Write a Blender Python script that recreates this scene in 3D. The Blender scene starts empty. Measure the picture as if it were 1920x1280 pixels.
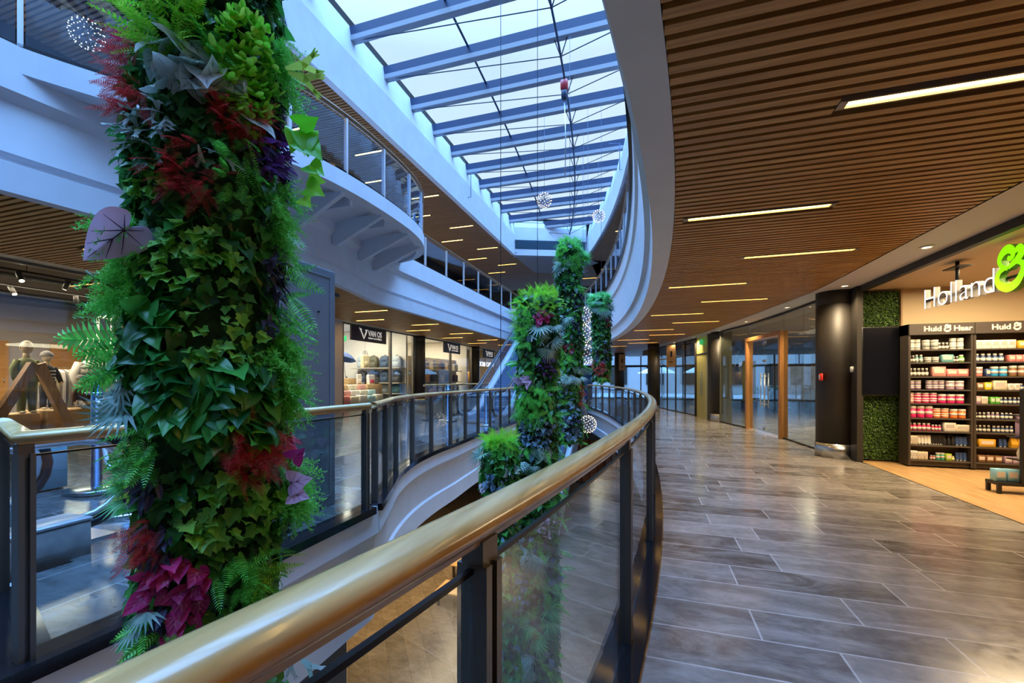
import bpy, math, random
import numpy as np
from mathutils import Vector, Matrix
random.seed(7)
rng = np.random.default_rng(7)
SC = bpy.context.scene
COL = SC.collection
PI = math.pi

# ------------------------------------------------------------------ camera
cd = bpy.data.cameras.new('camera')
cd.sensor_width = 36.0
cd.lens = 15.0
cd.shift_y = 0.037
cd.clip_start = 0.02
cd.clip_end = 300
cam = bpy.data.objects.new('camera', cd)
cam.location = (0, 0, 1.45)
cam.rotation_euler = (PI / 2, 0, math.radians(17.46))
COL.objects.link(cam)
SC.camera = cam

# ------------------------------------------------------------------ view, sky, lamps
SC.view_settings.view_transform = 'Standard'
SC.view_settings.look = 'None'
SC.view_settings.gamma = 1
SC.view_settings.use_curve_mapping = False
SC.view_settings.exposure = 0.95
SC.cycles.max_bounces = 8
SC.cycles.diffuse_bounces = 4
SC.cycles.glossy_bounces = 4
SC.cycles.transparent_max_bounces = 24
SC.cycles.sample_clamp_indirect = 6
SC.cycles.caustics_reflective = False
SC.cycles.caustics_refractive = False

w = bpy.data.worlds.new('sky')
SC.world = w
w.use_nodes = True
nt = w.node_tree
nt.nodes.clear()
out = nt.nodes.new('ShaderNodeOutputWorld')
bg = nt.nodes.new('ShaderNodeBackground')
tc = nt.nodes.new('ShaderNodeTexCoord')
sx = nt.nodes.new('ShaderNodeSeparateXYZ')
rp = nt.nodes.new('ShaderNodeValToRGB')
ns = nt.nodes.new('ShaderNodeTexNoise')
ns.inputs['Scale'].default_value = 2.6
ns.inputs['Detail'].default_value = 5
mx = nt.nodes.new('ShaderNodeMix')
mx.data_type = 'RGBA'
mr = nt.nodes.new('ShaderNodeMapRange')
mr.inputs[1].default_value = 0.45
mr.inputs[2].default_value = 0.75
mr.inputs[3].default_value = 0.0
mr.inputs[4].default_value = 0.35
els = rp.color_ramp.elements
els[0].position = 0.0
els[0].color = (0.36, 0.47, 0.58, 1)
els[1].position = 1.0
els[1].color = (2.0, 4.6, 9.4, 1)
for pos_, col_ in ((0.30, (0.37, 0.46, 0.55, 1)), (0.60, (0.30, 0.41, 0.53, 1)), (0.71, (0.45, 0.75, 1.2, 1)), (0.84, (2.0, 4.5, 9.0, 1))):
    e_ = els.new(pos_)
    e_.color = col_
L_ = nt.links.new
L_(tc.outputs['Generated'], sx.inputs[0])
L_(tc.outputs['Generated'], ns.inputs['Vector'])
L_(sx.outputs[2], rp.inputs[0])
L_(ns.outputs[0], mr.inputs[0])
L_(mr.outputs[0], mx.inputs[0])
L_(rp.outputs[0], mx.inputs[6])
mx.inputs[7].default_value = (0.49, 0.53, 0.56, 1)
L_(mx.outputs[2], bg.inputs[0])
bg.inputs[1].default_value = 1.1
L_(bg.outputs[0], out.inputs[0])


def area_lamp(name, loc, sx_, sy_, power, col, rot=(0, 0, 0)):
    l = bpy.data.lights.new(name, 'AREA')
    l.shape = 'RECTANGLE'
    l.size = sx_
    l.size_y = sy_
    l.energy = power
    l.color = col
    o = bpy.data.objects.new(name, l)
    o.location = loc
    o.rotation_euler = rot
    COL.objects.link(o)
    return o


WARM = (1.0, 0.70, 0.36)
area_lamp('shop_lamp_remedies', (4.9, 6.9, 2.98), 1.6, 2.6, 130, (1.0, 0.74, 0.42))
area_lamp('shop_lamp_luggage', (-11.9, 14.3, 3.72), 2.8, 3.6, 170, (1.0, 0.90, 0.72))
area_lamp('shop_lamp_bags', (-12.6, 20.8, 3.72), 3.6, 4.5, 230, (1.0, 0.86, 0.66))
area_lamp('shop_lamp_coats', (-12.2, 27.4, 3.72), 2.6, 4.0, 200, (1.0, 0.82, 0.55))
area_lamp('shop_lamp_clothes', (-13.2, 5.0, 3.5), 3.0, 7.0, 380, (1.0, 0.82, 0.60))
area_lamp('ground_lamp_near', (-1.2, 0.8, -1.36), 0.5, 3.0, 32, WARM)
area_lamp('ground_lamp_far', (-5.6, 10.0, -1.36), 2.0, 9.0, 220, WARM)
area_lamp('ground_lamp_walk', (2.0, 8.0, -1.36), 2.0, 12.0, 150, WARM)
area_lamp('entrance_lamp', (6.4, 14.0, 3.0), 3.0, 6.0, 520, (1.0, 0.85, 0.62))
area_lamp('upper_shop_lamp', (-13.0, 12.0, 7.6), 3.0, 20.0, 700, (0.9, 0.95, 1.0))


# ------------------------------------------------------------------ helpers
def catmull(pts, n=12):
    P = [np.array(p, float) for p in pts]
    P = [2 * P[0] - P[1]] + P + [2 * P[-1] - P[-2]]
    o = []
    for i in range(1, len(P) - 2):
        a, b, c, d = P[i - 1], P[i], P[i + 1], P[i + 2]
        for k in range(n):
            t = k / n
            o.append(0.5 * ((2 * b) + (-a + c) * t + (2 * a - 5 * b + 4 * c - d) * t * t + (-a + 3 * b - 3 * c + d) * t ** 3))
    o.append(P[-2])
    return [tuple(x) for x in o]


def interp(tab):
    xs = [t[0] for t in tab]
    ys = [t[1] for t in tab]
    c = catmull(tab, 10)
    cx = [p[0] for p in c]
    cy = [p[1] for p in c]
    return lambda q: float(np.interp(q, cx, cy))


R_TAB = [(-4, -1.9), (-1, -.8), (.25, -.46), (.87, -.29), (2.5, -.12), (4, .03), (5, .1), (6.25, .1), (9.4, -.09),
         (12.5, -.42), (15.2, -.78), (16.5, -1.0), (18.3, -1.45), (21, -2.3), (23.4, -3.1), (26, -4.1)]
_pq = np.polyfit([a for a, b in R_TAB], [b for a, b in R_TAB], 5)
R = lambda q: float(np.polyval(_pq, q)) if q < 24.2 else -3.4          # inner edge of the walkway beside the void
E = interp([(-6, 2.97), (5, 2.97), (9, 2.97), (10.5, 2.8), (15.4, 2.06), (18.2, 1.4), (22.7, .1), (27, -1.2), (34, -1.2)])
S = interp([(-6, 3.6), (5, 3.6), (9.3, 3.6), (10.2, 3.38), (12, 3.2), (14.1, 2.88), (15, 2.62), (17, 2.2), (18.2, 1.93), (22.7, .7), (26, -.3), (34, -.3)])
F = interp([(-6, -6.6), (1, -6.6), (3, -6.45), (5, -6.15), (6.5, -6.1), (8, -6.3), (9.2, -6.62), (9.8, -6.7), (12, -6.7), (30, -6.7)])


def frange(a, b, s):
    n = max(1, int(round((b - a) / s)))
    return [a + (b - a) * i / n for i in range(n + 1)]


def zf(p):                                                            # the far concourse rises gently to the shops
    return 0.0 if p > -5.5 else min(.34, .34 * (-5.5 - p) / 4.5)


class MB:
    def __init__(s):
        s.v = []
        s.f = []
        s.m = []
        s.s = []

    def add(s, vs, fs, mi=0, sm=False):
        b = len(s.v)
        s.v += [tuple(float(c) for c in v) for v in vs]
        for k, f in enumerate(fs):
            s.f.append(tuple(i + b for i in f))
            s.m.append(mi if isinstance(mi, int) else mi[k])
            s.s.append(sm)
        return s

    def box(s, x0, x1, y0, y1, z0, z1, mi=0):
        v = [(x0, y0, z0), (x1, y0, z0), (x1, y1, z0), (x0, y1, z0), (x0, y0, z1), (x1, y0, z1), (x1, y1, z1), (x0, y1, z1)]
        return s.add(v, [(0, 3, 2, 1), (4, 5, 6, 7), (0, 1, 5, 4), (1, 2, 6, 5), (2, 3, 7, 6), (3, 0, 4, 7)], mi)

    def obox(s, c, a, b, cc, mi=0):
        c, a, b, cc = [np.array(x, float) for x in (c, a, b, cc)]
        v = [c + i * a + j * b + k * cc for k in (-1, 1) for i, j in ((-1, -1), (1, -1), (1, 1), (-1, 1))]
        return s.add(v, [(0, 3, 2, 1), (4, 5, 6, 7), (0, 1, 5, 4), (1, 2, 6, 5), (2, 3, 7, 6), (3, 0, 4, 7)], mi)

    def bar(s, p0, p1, w, h, mi=0, up=(0, 0, 1)):
        p0, p1 = np.array(p0, float), np.array(p1, float)
        d = p1 - p0
        l = np.linalg.norm(d)
        d /= l
        x = np.cross(d, np.array(up, float))
        if np.linalg.norm(x) < 1e-4:
            x = np.cross(d, np.array((1., 0, 0)))
        x /= np.linalg.norm(x)
        u = np.cross(x, d)
        return s.obox((p0 + p1) / 2, d * l / 2, x * w / 2, u * h / 2, mi)

    def prism(s, poly, z0, z1, mi=0):
        n = len(poly)
        v = [(x, y, z0) for x, y in poly] + [(x, y, z1) for x, y in poly]
        f = [tuple(range(n - 1, -1, -1)), tuple(range(n, 2 * n))]
        f += [(i, (i + 1) % n, n + (i + 1) % n, n + i) for i in range(n)]
        return s.add(v, f, mi)

    def prism_ax(s, poly, a0, a1, ax='x', mi=0):
        n = len(poly)
        mk = (lambda a, p: (a, p[0], p[1])) if ax == 'x' else (lambda a, p: (p[0], a, p[1]))
        v = [mk(a0, p) for p in poly] + [mk(a1, p) for p in poly]
        f = [tuple(range(n - 1, -1, -1)), tuple(range(n, 2 * n))]
        f += [(i, (i + 1) % n, n + (i + 1) % n, n + i) for i in range(n)]
        return s.add(v, f, mi)

    def tube(s, pts, r, n=8, mi=0, closed=False):
        P = [np.array(p, float) for p in pts]
        m = len(P)
        rs = r if isinstance(r, (list, tuple)) else [r] * m
        v = []
        prev = None
        for i in range(m):
            if closed:
                d = P[(i + 1) % m] - P[i - 1]
            else:
                d = P[min(i + 1, m - 1)] - P[max(i - 1, 0)]
            d = d / (np.linalg.norm(d) + 1e-12)
            if prev is None:
                a = np.array((0, 0, 1.)) if abs(d[2]) < .9 else np.array((1., 0, 0))
                x = np.cross(d, a)
            else:
                x = prev - d * np.dot(prev, d)
            x /= np.linalg.norm(x) + 1e-12
            prev = x
            y = np.cross(d, x)
            for k in range(n):
                t = 2 * PI * k / n
                v.append(P[i] + rs[i] * (math.cos(t) * x + math.sin(t) * y))
        f = []
        for i in range(m if closed else m - 1):
            j = (i + 1) % m
            for k in range(n):
                l = (k + 1) % n
                f.append((i * n + k, i * n + l, j * n + l, j * n + k))
        if not closed:
            f.append(tuple(range(n - 1, -1, -1)))
            f.append(tuple((m - 1) * n + k for k in range(n)))
        return s.add(v, f, mi, True)

    def sweep(s, path, prof, closed_prof=True, mi=0, sm=False, caps=True, zoff=None):
        """prof: (lateral, z); lateral is positive to the left of travel"""
        P = [np.array(p[:2], float) for p in path]
        m = len(P)
        n = len(prof)
        v = []
        for i in range(m):
            d0 = P[i] - P[i - 1] if i else P[1] - P[0]
            d1 = P[i + 1] - P[i] if i < m - 1 else P[i] - P[i - 1]
            d0 = d0 / np.linalg.norm(d0)
            d1 = d1 / np.linalg.norm(d1)
            n0 = np.array((-d0[1], d0[0]))
            n1 = np.array((-d1[1], d1[0]))
            nn = n0 + n1
            nn /= np.linalg.norm(nn)
            k = 1 / max(.35, float(np.dot(nn, n0)))
            zo = zoff(P[i]) if zoff else 0
            for a, z in prof:
                q = P[i] + nn * a * k
                v.append((q[0], q[1], z + zo))
        f = []
        for i in range(m - 1):
            for k in range(n if closed_prof else n - 1):
                l = (k + 1) % n
                f.append((i * n + k, i * n + l, (i + 1) * n + l, (i + 1) * n + k))
        if closed_prof and caps:
            f.append(tuple(range(n)))
            f.append(tuple((m - 1) * n + k for k in range(n - 1, -1, -1)))
        return s.add(v, f, mi, sm)

    def lathe(s, prof, c=(0, 0, 0), n=24, mi=0, sm=True):
        v = []
        for r, z in prof:
            for k in range(n):
                t = 2 * PI * k / n
                v.append((c[0] + r * math.cos(t), c[1] + r * math.sin(t), c[2] + z))
        f = []
        for i in range(len(prof) - 1):
            for k in range(n):
                l = (k + 1) % n
                f.append((i * n + k, i * n + l, (i + 1) * n + l, (i + 1) * n + k))
        if prof[0][0] > 1e-4:
            f.append(tuple(range(n - 1, -1, -1)))
        if prof[-1][0] > 1e-4:
            f.append(tuple((len(prof) - 1) * n + k for k in range(n)))
        return s.add(v, f, mi, sm)

    def ell(s, c, rx, ry, rz, nu=14, nv=9, mi=0):
        v = []
        for i in range(nv + 1):
            a = -PI / 2 + PI * i / nv
            for k in range(nu):
                t = 2 * PI * k / nu
                ca = max(math.cos(a), 1e-3)
                v.append((c[0] + rx * ca * math.cos(t), c[1] + ry * ca * math.sin(t), c[2] + rz * math.sin(a)))
        f = []
        for i in range(nv):
            for k in range(nu):
                l = (k + 1) % nu
                f.append((i * nu + k, i * nu + l, (i + 1) * nu + l, (i + 1) * nu + k))
        return s.add(v, f, mi, True)

    def rbox(s, x0, x1, y0, y1, z0, z1, r=.02, mi=0):
        """box with chamfered vertical and horizontal edges"""
        v = []
        for z, d in ((z0, r), (z0 + r, 0), (z1 - r, 0), (z1, r)):
            for (x, y) in ((x0 + r, y0 + d), (x1 - r, y0 + d), (x1 - d, y0 + r), (x1 - d, y1 - r), (x1 - r, y1 - d), (x0 + r, y1 - d), (x0 + d, y1 - r), (x0 + d, y0 + r)):
                v.append((x, y, z))
        f = [tuple(range(7, -1, -1)), tuple(range(24, 32))]
        for i in range(3):
            for k in range(8):
                l = (k + 1) % 8
                f.append((i * 8 + k, i * 8 + l, (i + 1) * 8 + l, (i + 1) * 8 + k))
        return s.add(v, f, mi, True)

    def build(s, name, mats, parent=None, bevel=0, recentre=False):
        vs = s.v
        loc = None
        if parent is not None and tuple(parent.location) != (0, 0, 0):
            l = world_loc(parent)
            vs = [(a - l[0], b - l[1], c - l[2]) for a, b, c in vs]
        elif recentre and vs:
            A = np.array(vs)
            lo, hi = A.min(0), A.max(0)
            loc = ((lo[0] + hi[0]) / 2, (lo[1] + hi[1]) / 2, lo[2])
            vs = (A - np.array(loc)).tolist()
        me = bpy.data.meshes.new(name)
        me.from_pydata(vs, [], s.f)
        mats = mats if isinstance(mats, (list, tuple)) else [mats]
        for m in mats:
            me.materials.append(m)
        me.polygons.foreach_set('material_index', s.m)
        me.polygons.foreach_set('use_smooth', s.s)
        me.update()
        o = bpy.data.objects.new(name, me)
        if loc:
            o.location = loc
        COL.objects.link(o)
        if parent is not None:
            o.parent = parent
        if bevel:
            b = o.modifiers.new('edge', 'BEVEL')
            b.width = bevel
            b.segments = 2
            b.limit_method = 'ANGLE'
        return o


def world_loc(o):
    l = Vector((0, 0, 0))
    while o is not None:
        l += o.location
        o = o.parent
    return l


def tag(o, label, cat, group=None, kind=None):
    o['label'] = label
    o['category'] = cat
    if group:
        o['group'] = group
    if kind:
        o['kind'] = kind
    return o


def thing(name, label, cat, loc=(0, 0, 0), group=None, rotz=0):
    o = bpy.data.objects.new(name, None)
    o.empty_display_size = .1
    o.location = loc
    o.rotation_euler = (0, 0, rotz)
    COL.objects.link(o)
    return tag(o, label, cat, group)


def struct(o):
    o['kind'] = 'structure'
    return o


KIDS = {}


def dup(root, loc, rotz=0, label=None, scale=None, group=None):
    r = root.copy()
    COL.objects.link(r)
    r.location = loc
    r.rotation_euler = (0, 0, rotz)
    if scale:
        r.scale = (scale,) * 3
    if label:
        r['label'] = label
    if group:
        r['group'] = group
    for ch in list(root.children):
        c = ch.copy()
        COL.objects.link(c)
        c.parent = r
        for g in list(ch.children):
            d = g.copy()
            COL.objects.link(d)
            d.parent = c
    return r


# ------------------------------------------------------------------ materials
MATS = {}


def nodes_of(m):
    m.use_nodes = True
    t = m.node_tree
    return t, t.nodes.get('Principled BSDF'), t.links.new


def mat(name, col, rough=.5, metal=0., em=None, es=0., var=0., vscale=8., bump=0., coat=0., spec=.5, sss=0):
    if name in MATS:
        return MATS[name]
    m = bpy.data.materials.new(name)
    t, b, L = nodes_of(m)
    b.inputs['Base Color'].default_value = (*col, 1)
    b.inputs['Roughness'].default_value = rough
    b.inputs['Metallic'].default_value = metal
    b.inputs['Specular IOR Level'].default_value = spec
    if coat:
        b.inputs['Coat Weight'].default_value = coat
        b.inputs['Coat Roughness'].default_value = .12
    if em:
        b.inputs['Emission Color'].default_value = (*em, 1)
        b.inputs['Emission Strength'].default_value = es
    if var or bump:
        tcn = t.nodes.new('ShaderNodeTexCoord')
        n = t.nodes.new('ShaderNodeTexNoise')
        n.inputs['Scale'].default_value = vscale
        n.inputs['Detail'].default_value = 4
        L(tcn.outputs['Object'], n.inputs['Vector'])
        if var:
            r = t.nodes.new('ShaderNodeValToRGB')
            r.color_ramp.elements[0].position = .3
            r.color_ramp.elements[1].position = .7
            r.color_ramp.elements[0].color = (*[c * (1 - var) for c in col], 1)
            r.color_ramp.elements[1].color = (*[min(1, c * (1 + var)) for c in col], 1)
            L(n.outputs[0], r.inputs[0])
            L(r.outputs[0], b.inputs['Base Color'])
        if bump:
            bn = t.nodes.new('ShaderNodeBump')
            bn.inputs['Strength'].default_value = bump
            bn.inputs['Distance'].default_value = .01
            L(n.outputs[0], bn.inputs['Height'])
            L(bn.outputs[0], b.inputs['Normal'])
    MATS[name] = m
    return m


def wood(name, c0, c1, stretch=(1.5, 30, 30), rough=.4, coat=0., scale=1.0):
    if name in MATS:
        return MATS[name]
    m = bpy.data.materials.new(name)
    t, b, L = nodes_of(m)
    tcn = t.nodes.new('ShaderNodeTexCoord')
    mp = t.nodes.new('ShaderNodeMapping')
    mp.inputs['Scale'].default_value = stretch
    n = t.nodes.new('ShaderNodeTexNoise')
    n.inputs['Scale'].default_value = scale
    n.inputs['Detail'].default_value = 6
    n.inputs['Distortion'].default_value = .6
    r = t.nodes.new('ShaderNodeValToRGB')
    r.color_ramp.elements[0].position = .32
    r.color_ramp.elements[1].position = .68
    r.color_ramp.elements[0].color = (*c0, 1)
    r.color_ramp.elements[1].color = (*c1, 1)
    L(tcn.outputs['Object'], mp.inputs[0])
    L(mp.outputs[0], n.inputs['Vector'])
    L(n.outputs[0], r.inputs[0])
    L(r.outputs[0], b.inputs['Base Color'])
    b.inputs['Roughness'].default_value = rough
    if coat:
        b.inputs['Coat Weight'].default_value = coat
        b.inputs['Coat Roughness'].default_value = .1
    MATS[name] = m
    return m


def tiles(name, c1, c2, mortar, bw, rh, msize, rough, offset=.37, vein=.5, bump=.02, rot=0, vcol=(.5, .48, .46)):
    m = bpy.data.materials.new(name)
    t, b, L = nodes_of(m)
    tcn = t.nodes.new('ShaderNodeTexCoord')
    mp = t.nodes.new('ShaderNodeMapping')
    mp.inputs['Rotation'].default_value = (0, 0, rot)
    br = t.nodes.new('ShaderNodeTexBrick')
    br.offset = offset
    br.offset_frequency = 2
    br.squash = 1.25
    br.squash_frequency = 3
    br.inputs['Color1'].default_value = (*c1, 1)
    br.inputs['Color2'].default_value = (*c2, 1)
    br.inputs['Mortar'].default_value = (*mortar, 1)
    br.inputs['Scale'].default_value = 1
    br.inputs['Mortar Size'].default_value = msize
    br.inputs['Brick Width'].default_value = bw
    br.inputs['Row Height'].default_value = rh
    br.inputs['Bias'].default_value = 0
    mp2 = t.nodes.new('ShaderNodeMapping')
    mp2.inputs['Scale'].default_value = (1.2, 3.2, 1)
    mp2.inputs['Rotation'].default_value = (0, 0, rot + .5)
    n = t.nodes.new('ShaderNodeTexNoise')
    n.inputs['Scale'].default_value = 1.6
    n.inputs['Detail'].default_value = 9
    n.inputs['Roughness'].default_value = .7
    n.inputs['Distortion'].default_value = .9
    r = t.nodes.new('ShaderNodeValToRGB')
    r.color_ramp.elements[0].position = .42
    r.color_ramp.elements[1].position = .78
    r.color_ramp.elements[0].color = (0, 0, 0, 1)
    r.color_ramp.elements[1].color = (vein, vein, vein, 1)
    mx = t.nodes.new('ShaderNodeMix')
    mx.data_type = 'RGBA'
    n2 = t.nodes.new('ShaderNodeTexNoise')
    n2.inputs['Scale'].default_value = 14
    n2.inputs['Detail'].default_value = 5
    mr = t.nodes.new('ShaderNodeMapRange')
    mr.inputs[1].default_value = .3
    mr.inputs[2].default_value = .7
    mr.inputs[3].default_value = rough * .75
    mr.inputs[4].default_value = rough * 1.35
    mm = t.nodes.new('ShaderNodeMix')
    mm.data_type = 'RGBA'
    mm.blend_type = 'MULTIPLY'
    mm.inputs[0].default_value = .55
    L(tcn.outputs['Object'], mp.inputs[0])
    L(tcn.outputs['Object'], mp2.inputs[0])
    L(tcn.outputs['Object'], n2.inputs['Vector'])
    L(mp.outputs[0], br.inputs['Vector'])
    L(mp2.outputs[0], n.inputs['Vector'])
    L(n.outputs[0], r.inputs[0])
    L(br.outputs['Color'], mm.inputs[6])
    L(n2.outputs[0], mm.inputs[7])
    L(mm.outputs[2], mx.inputs[6])
    mx.inputs[7].default_value = (*vcol, 1)
    L(r.outputs[0], mx.inputs[0])
    L(mx.outputs[2], b.inputs['Base Color'])
    L(n2.outputs[0], mr.inputs[0])
    L(mr.outputs[0], b.inputs['Roughness'])
    bn = t.nodes.new('ShaderNodeBump')
    bn.inputs['Strength'].default_value = .25
    bn.inputs['Distance'].default_value = .004
    bn.invert = True
    L(br.outputs['Fac'], bn.inputs['Height'])
    L(bn.outputs[0], b.inputs['Normal'])
    MATS[name] = m
    return m


def glass(name, tint=(1, 1, 1), refl=1.0, rough=.0):
    if name in MATS:
        return MATS[name]
    m = bpy.data.materials.new(name)
    m.use_nodes = True
    t = m.node_tree
    t.nodes.clear()
    L = t.links.new
    o = t.nodes.new('ShaderNodeOutputMaterial')
    tr = t.nodes.new('ShaderNodeBsdfTransparent')
    tr.inputs[0].default_value = (*tint, 1)
    gl = t.nodes.new('ShaderNodeBsdfGlossy')
    gl.inputs['Roughness'].default_value = rough
    fr = t.nodes.new('ShaderNodeLayerWeight')
    fr.inputs['Blend'].default_value = .5
    pw = t.nodes.new('ShaderNodeMath')
    pw.operation = 'POWER'
    pw.inputs[1].default_value = 5
    mu = t.nodes.new('ShaderNodeMath')
    mu.operation = 'MULTIPLY_ADD'
    mu.use_clamp = True
    mu.inputs[1].default_value = .9
    mu.inputs[2].default_value = .035 * refl
    mx = t.nodes.new('ShaderNodeMixShader')
    L(fr.outputs['Facing'], pw.inputs[0])
    L(pw.outputs[0], mu.inputs[0])
    L(mu.outputs[0], mx.inputs[0])
    L(tr.outputs[0], mx.inputs[1])
    L(gl.outputs[0], mx.inputs[2])
    L(mx.outputs[0], o.inputs[0])
    MATS[name] = m
    return m


def leafmat(name, c0, c1, rough=.42, trans=.35, vein=None):
    """colour differs from leaf to leaf between c0 and c1"""
    if name in MATS:
        return MATS[name]
    m = bpy.data.materials.new(name)
    t, b, L = nodes_of(m)
    g = t.nodes.new('ShaderNodeNewGeometry')
    r = t.nodes.new('ShaderNodeValToRGB')
    r.color_ramp.elements[0].color = (*c0, 1)
    r.color_ramp.elements[1].color = (*c1, 1)
    L(g.outputs['Random Per Island'], r.inputs[0])
    L(r.outputs[0], b.inputs['Base Color'])
    b.inputs['Roughness'].default_value = rough
    tl = t.nodes.new('ShaderNodeBsdfTranslucent')
    mxs = t.nodes.new('ShaderNodeMixShader')
    mxs.inputs[0].default_value = trans
    L(r.outputs[0], tl.inputs[0])
    L(b.outputs[0], mxs.inputs[1])
    L(tl.outputs[0], mxs.inputs[2])
    L(mxs.outputs[0], t.nodes['Material Output'].inputs[0])
    MATS[name] = m
    return m
# ------------------------------------------------------------------ shared materials
M_paint = mat('white_paint', (.66, .70, .78), .6, var=.04, vscale=3)
M_soffit = mat('soffit_paint', (.60, .58, .56), .6)
M_cream = mat('cream_paint', (.72, .64, .52), .6)
M_slat = wood('oak_slats', (.36, .165, .045), (.60, .33, .11), (1.2, 26, 26), .45)
M_slat2 = wood('walnut_slats', (.24, .11, .045), (.38, .19, .08), (1.2, 26, 26), .5)
M_back = mat('black_void_board', (.012, .009, .007), .9)
M_rail = wood('golden_oak_rail', (.44, .245, .075), (.66, .43, .18), (26, 1.3, 26), .26, coat=.45, scale=1.0)
M_railup = wood('brown_oak_rail', (.26, .14, .06), (.36, .21, .10), (9, 9, 9), .35, scale=2.2)
M_post = mat('bronze_steel', (.15, .132, .115), .38, .6)
M_chan = mat('black_channel', (.015, .015, .017), .35, .5)
M_steel = mat('brushed_steel', (.55, .57, .60), .28, 1.0, var=.06, vscale=30)
M_lsteel = mat('pale_steel', (.72, .76, .82), .35, .6)
M_gran = mat('black_granite', (.010, .011, .014), .10, var=.4, vscale=60)
M_glass = glass('balustrade_glass', (.88, .93, .95), 1.8)
M_sglass = glass('shop_glass', (.93, .95, .94), 1.3)
M_dglass = glass('tinted_glass', (.74, .77, .74), 2.2)
M_uglass = glass('upper_glass', (.64, .79, .95), 1.8)
M_roofglass = glass('roof_glass', (.95, .98, 1.0), .5)
M_dark = mat('charcoal_steel', (.022, .018, .014), .55, 0)
M_black = mat('matt_black', (.012, .012, .013), .5)
M_led = mat('warm_led', (1, .8, .5), .5, em=(1.0, .58, .13), es=13.0)
M_led2 = mat('bright_warm_led', (1, .85, .6), .5, em=(1.0, .60, .16), es=26.0)
M_house = mat('lamp_housing', (.35, .30, .26), .5, .4)
M_beam = mat('navy_glazing_bar', (.016, .042, .115), .45, .1)
M_flange = mat('grey_beam_flange', (.30, .33, .39), .5)
M_white = mat('plain_white', (.82, .82, .80), .5)
M_floor = tiles('taupe_stone_tiles', (.13, .108, .092), (.40, .36, .325), (.62, .59, .56), .98, .335, .006, .17, vein=.6, vcol=(.55, .52, .49))
M_floorL = tiles('grey_stone_tiles', (.065, .07, .074), (.14, .145, .145), (.36, .36, .36), 1.2, .6, .010, .16, vein=.5, rot=PI / 2, vcol=(.34, .35, .36))
M_floorG = tiles('brown_stone_tiles', (.15, .115, .075), (.24, .19, .135), (.10, .08, .06), .98, .40, .005, .20, vein=.4, rot=.9, vcol=(.32, .27, .2))
M_shopfl = wood('pale_oak_floor', (.40, .235, .10), (.56, .36, .17), (14, 2, 2), .35)

# ------------------------------------------------------------------ floors
QB = -5.0
QE = 24.2


def strip(mb, qs, lo, hi, z, mi=0):
    a = len(mb.v)
    for q in qs:
        mb.v.append((lo(q), q, z))
        mb.v.append((hi(q), q, z))
    for i in range(len(qs) - 1):
        mb.f.append((a + 2 * i, a + 2 * i + 1, a + 2 * i + 3, a + 2 * i + 2))
        mb.m.append(mi)
        mb.s.append(False)


m = MB()
strip(m, frange(QB, QE, .4), lambda q: R(q) + .02, lambda q: 14, 0)
strip(m, [QE, 33], lambda q: -16, lambda q: 14, 0)
struct(m.build('floor_right', M_floor))

LC = catmull([(-3, 4.2), (-3.34, 4.95), (-3.71, 5.75), (-4.0, 6.74), (-4.15, 7.8), (-4.2, 9), (-4.3, 10.4), (-4.34, 12), (-4.4, 16), (-4.4, 20), (-4.4, QE)], 6)
LQ = [p[1] for p in LC]
LP = [p[0] for p in LC]
Lp = lambda q: float(np.interp(q, LQ, LP)) if q > 4.2 else -3.0
m = MB()
grid_p = [-4.42, -5.5, -7, -8.5, -10, -18]


def lq_strip(q0, q1, p_hi, p_lo, step=.4):
    qs = frange(q0, q1, step)
    hi = p_hi if callable(p_hi) else (lambda q: p_hi)
    cols = [p for p in grid_p if p > p_lo] + [p_lo]
    pts = []
    for q in qs:
        pts.append([(hi(q), q, 0)] + [(min(c, hi(q) - .02), q, zf(c)) for c in cols])
    a = len(m.v)
    w_ = len(pts[0])
    for r_ in pts:
        m.v += r_
    for i in range(len(qs) - 1):
        for k in range(w_ - 1):
            m.f.append((a + i * w_ + k, a + (i + 1) * w_ + k, a + (i + 1) * w_ + k + 1, a + i * w_ + k + 1))
            m.m.append(0)
            m.s.append(False)


edge_near = lambda q: -3.0 if q >= 1.31 else -3.0
lq_strip(4.2, QE, Lp, -18)
lq_strip(2.2, 4.2, -3.0, -18)
# the wedge beside the descending escalator
m.add([(-3, 1.31, 0), (-3, 2.2, 0), (-4.35, 2.2, 0), (-4.35, 1.8, 0)], [(0, 1, 2, 3)])
lq_strip(QB, 2.2, -6.15, -18)
struct(m.build('floor_left', M_floorL))

m = MB()
m.box(-18, 14, QB - 1, 33, -4.7, -4.6)
struct(m.build('floor_ground', M_floorG))

# shop floor of pale oak
m = MB()
strip(m, frange(QB, 9.2, .5), lambda q: S(q) + .0, lambda q: 10, .006)
struct(m.build('floor_shop', M_shopfl))

# ------------------------------------------------------------------ slab edges round the void
RC = [(R(q), q) for q in frange(QB, 23.4, .4)]
END = [(-3.35, QE - .35), (-3.6, QE), (-4.0, QE + .05), (-4.4, QE)]
slab = [(.06, 0.0), (.08, -.30), (.02, -.36), (-.03, -.92), (.01, -.95), (.0, -1.30), (-.5, -1.30), (-.5, -.03)]
struct(MB().sweep(RC + [(R(23.8), 23.8)], slab).build('trim_1', M_paint))
slabL = [(-a, z) for a, z in slab]
LEDGE = [(-6.1, 2.2), (-4.4, 2.2), (-4.36, 1.8), (-3.0, 1.31), (-3.0, 4.15)]
struct(MB().sweep([(-4.36, 1.75), (-3.0, 1.31), (-3.0, 4.2)], slabL).build('trim_2', M_paint))
struct(MB().sweep(LC, slabL).build('trim_3', M_paint))
struct(MB().box(-4.45, -3.2, QE, QE + .5, -1.3, -.01).build('trim_4', M_paint))
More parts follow.
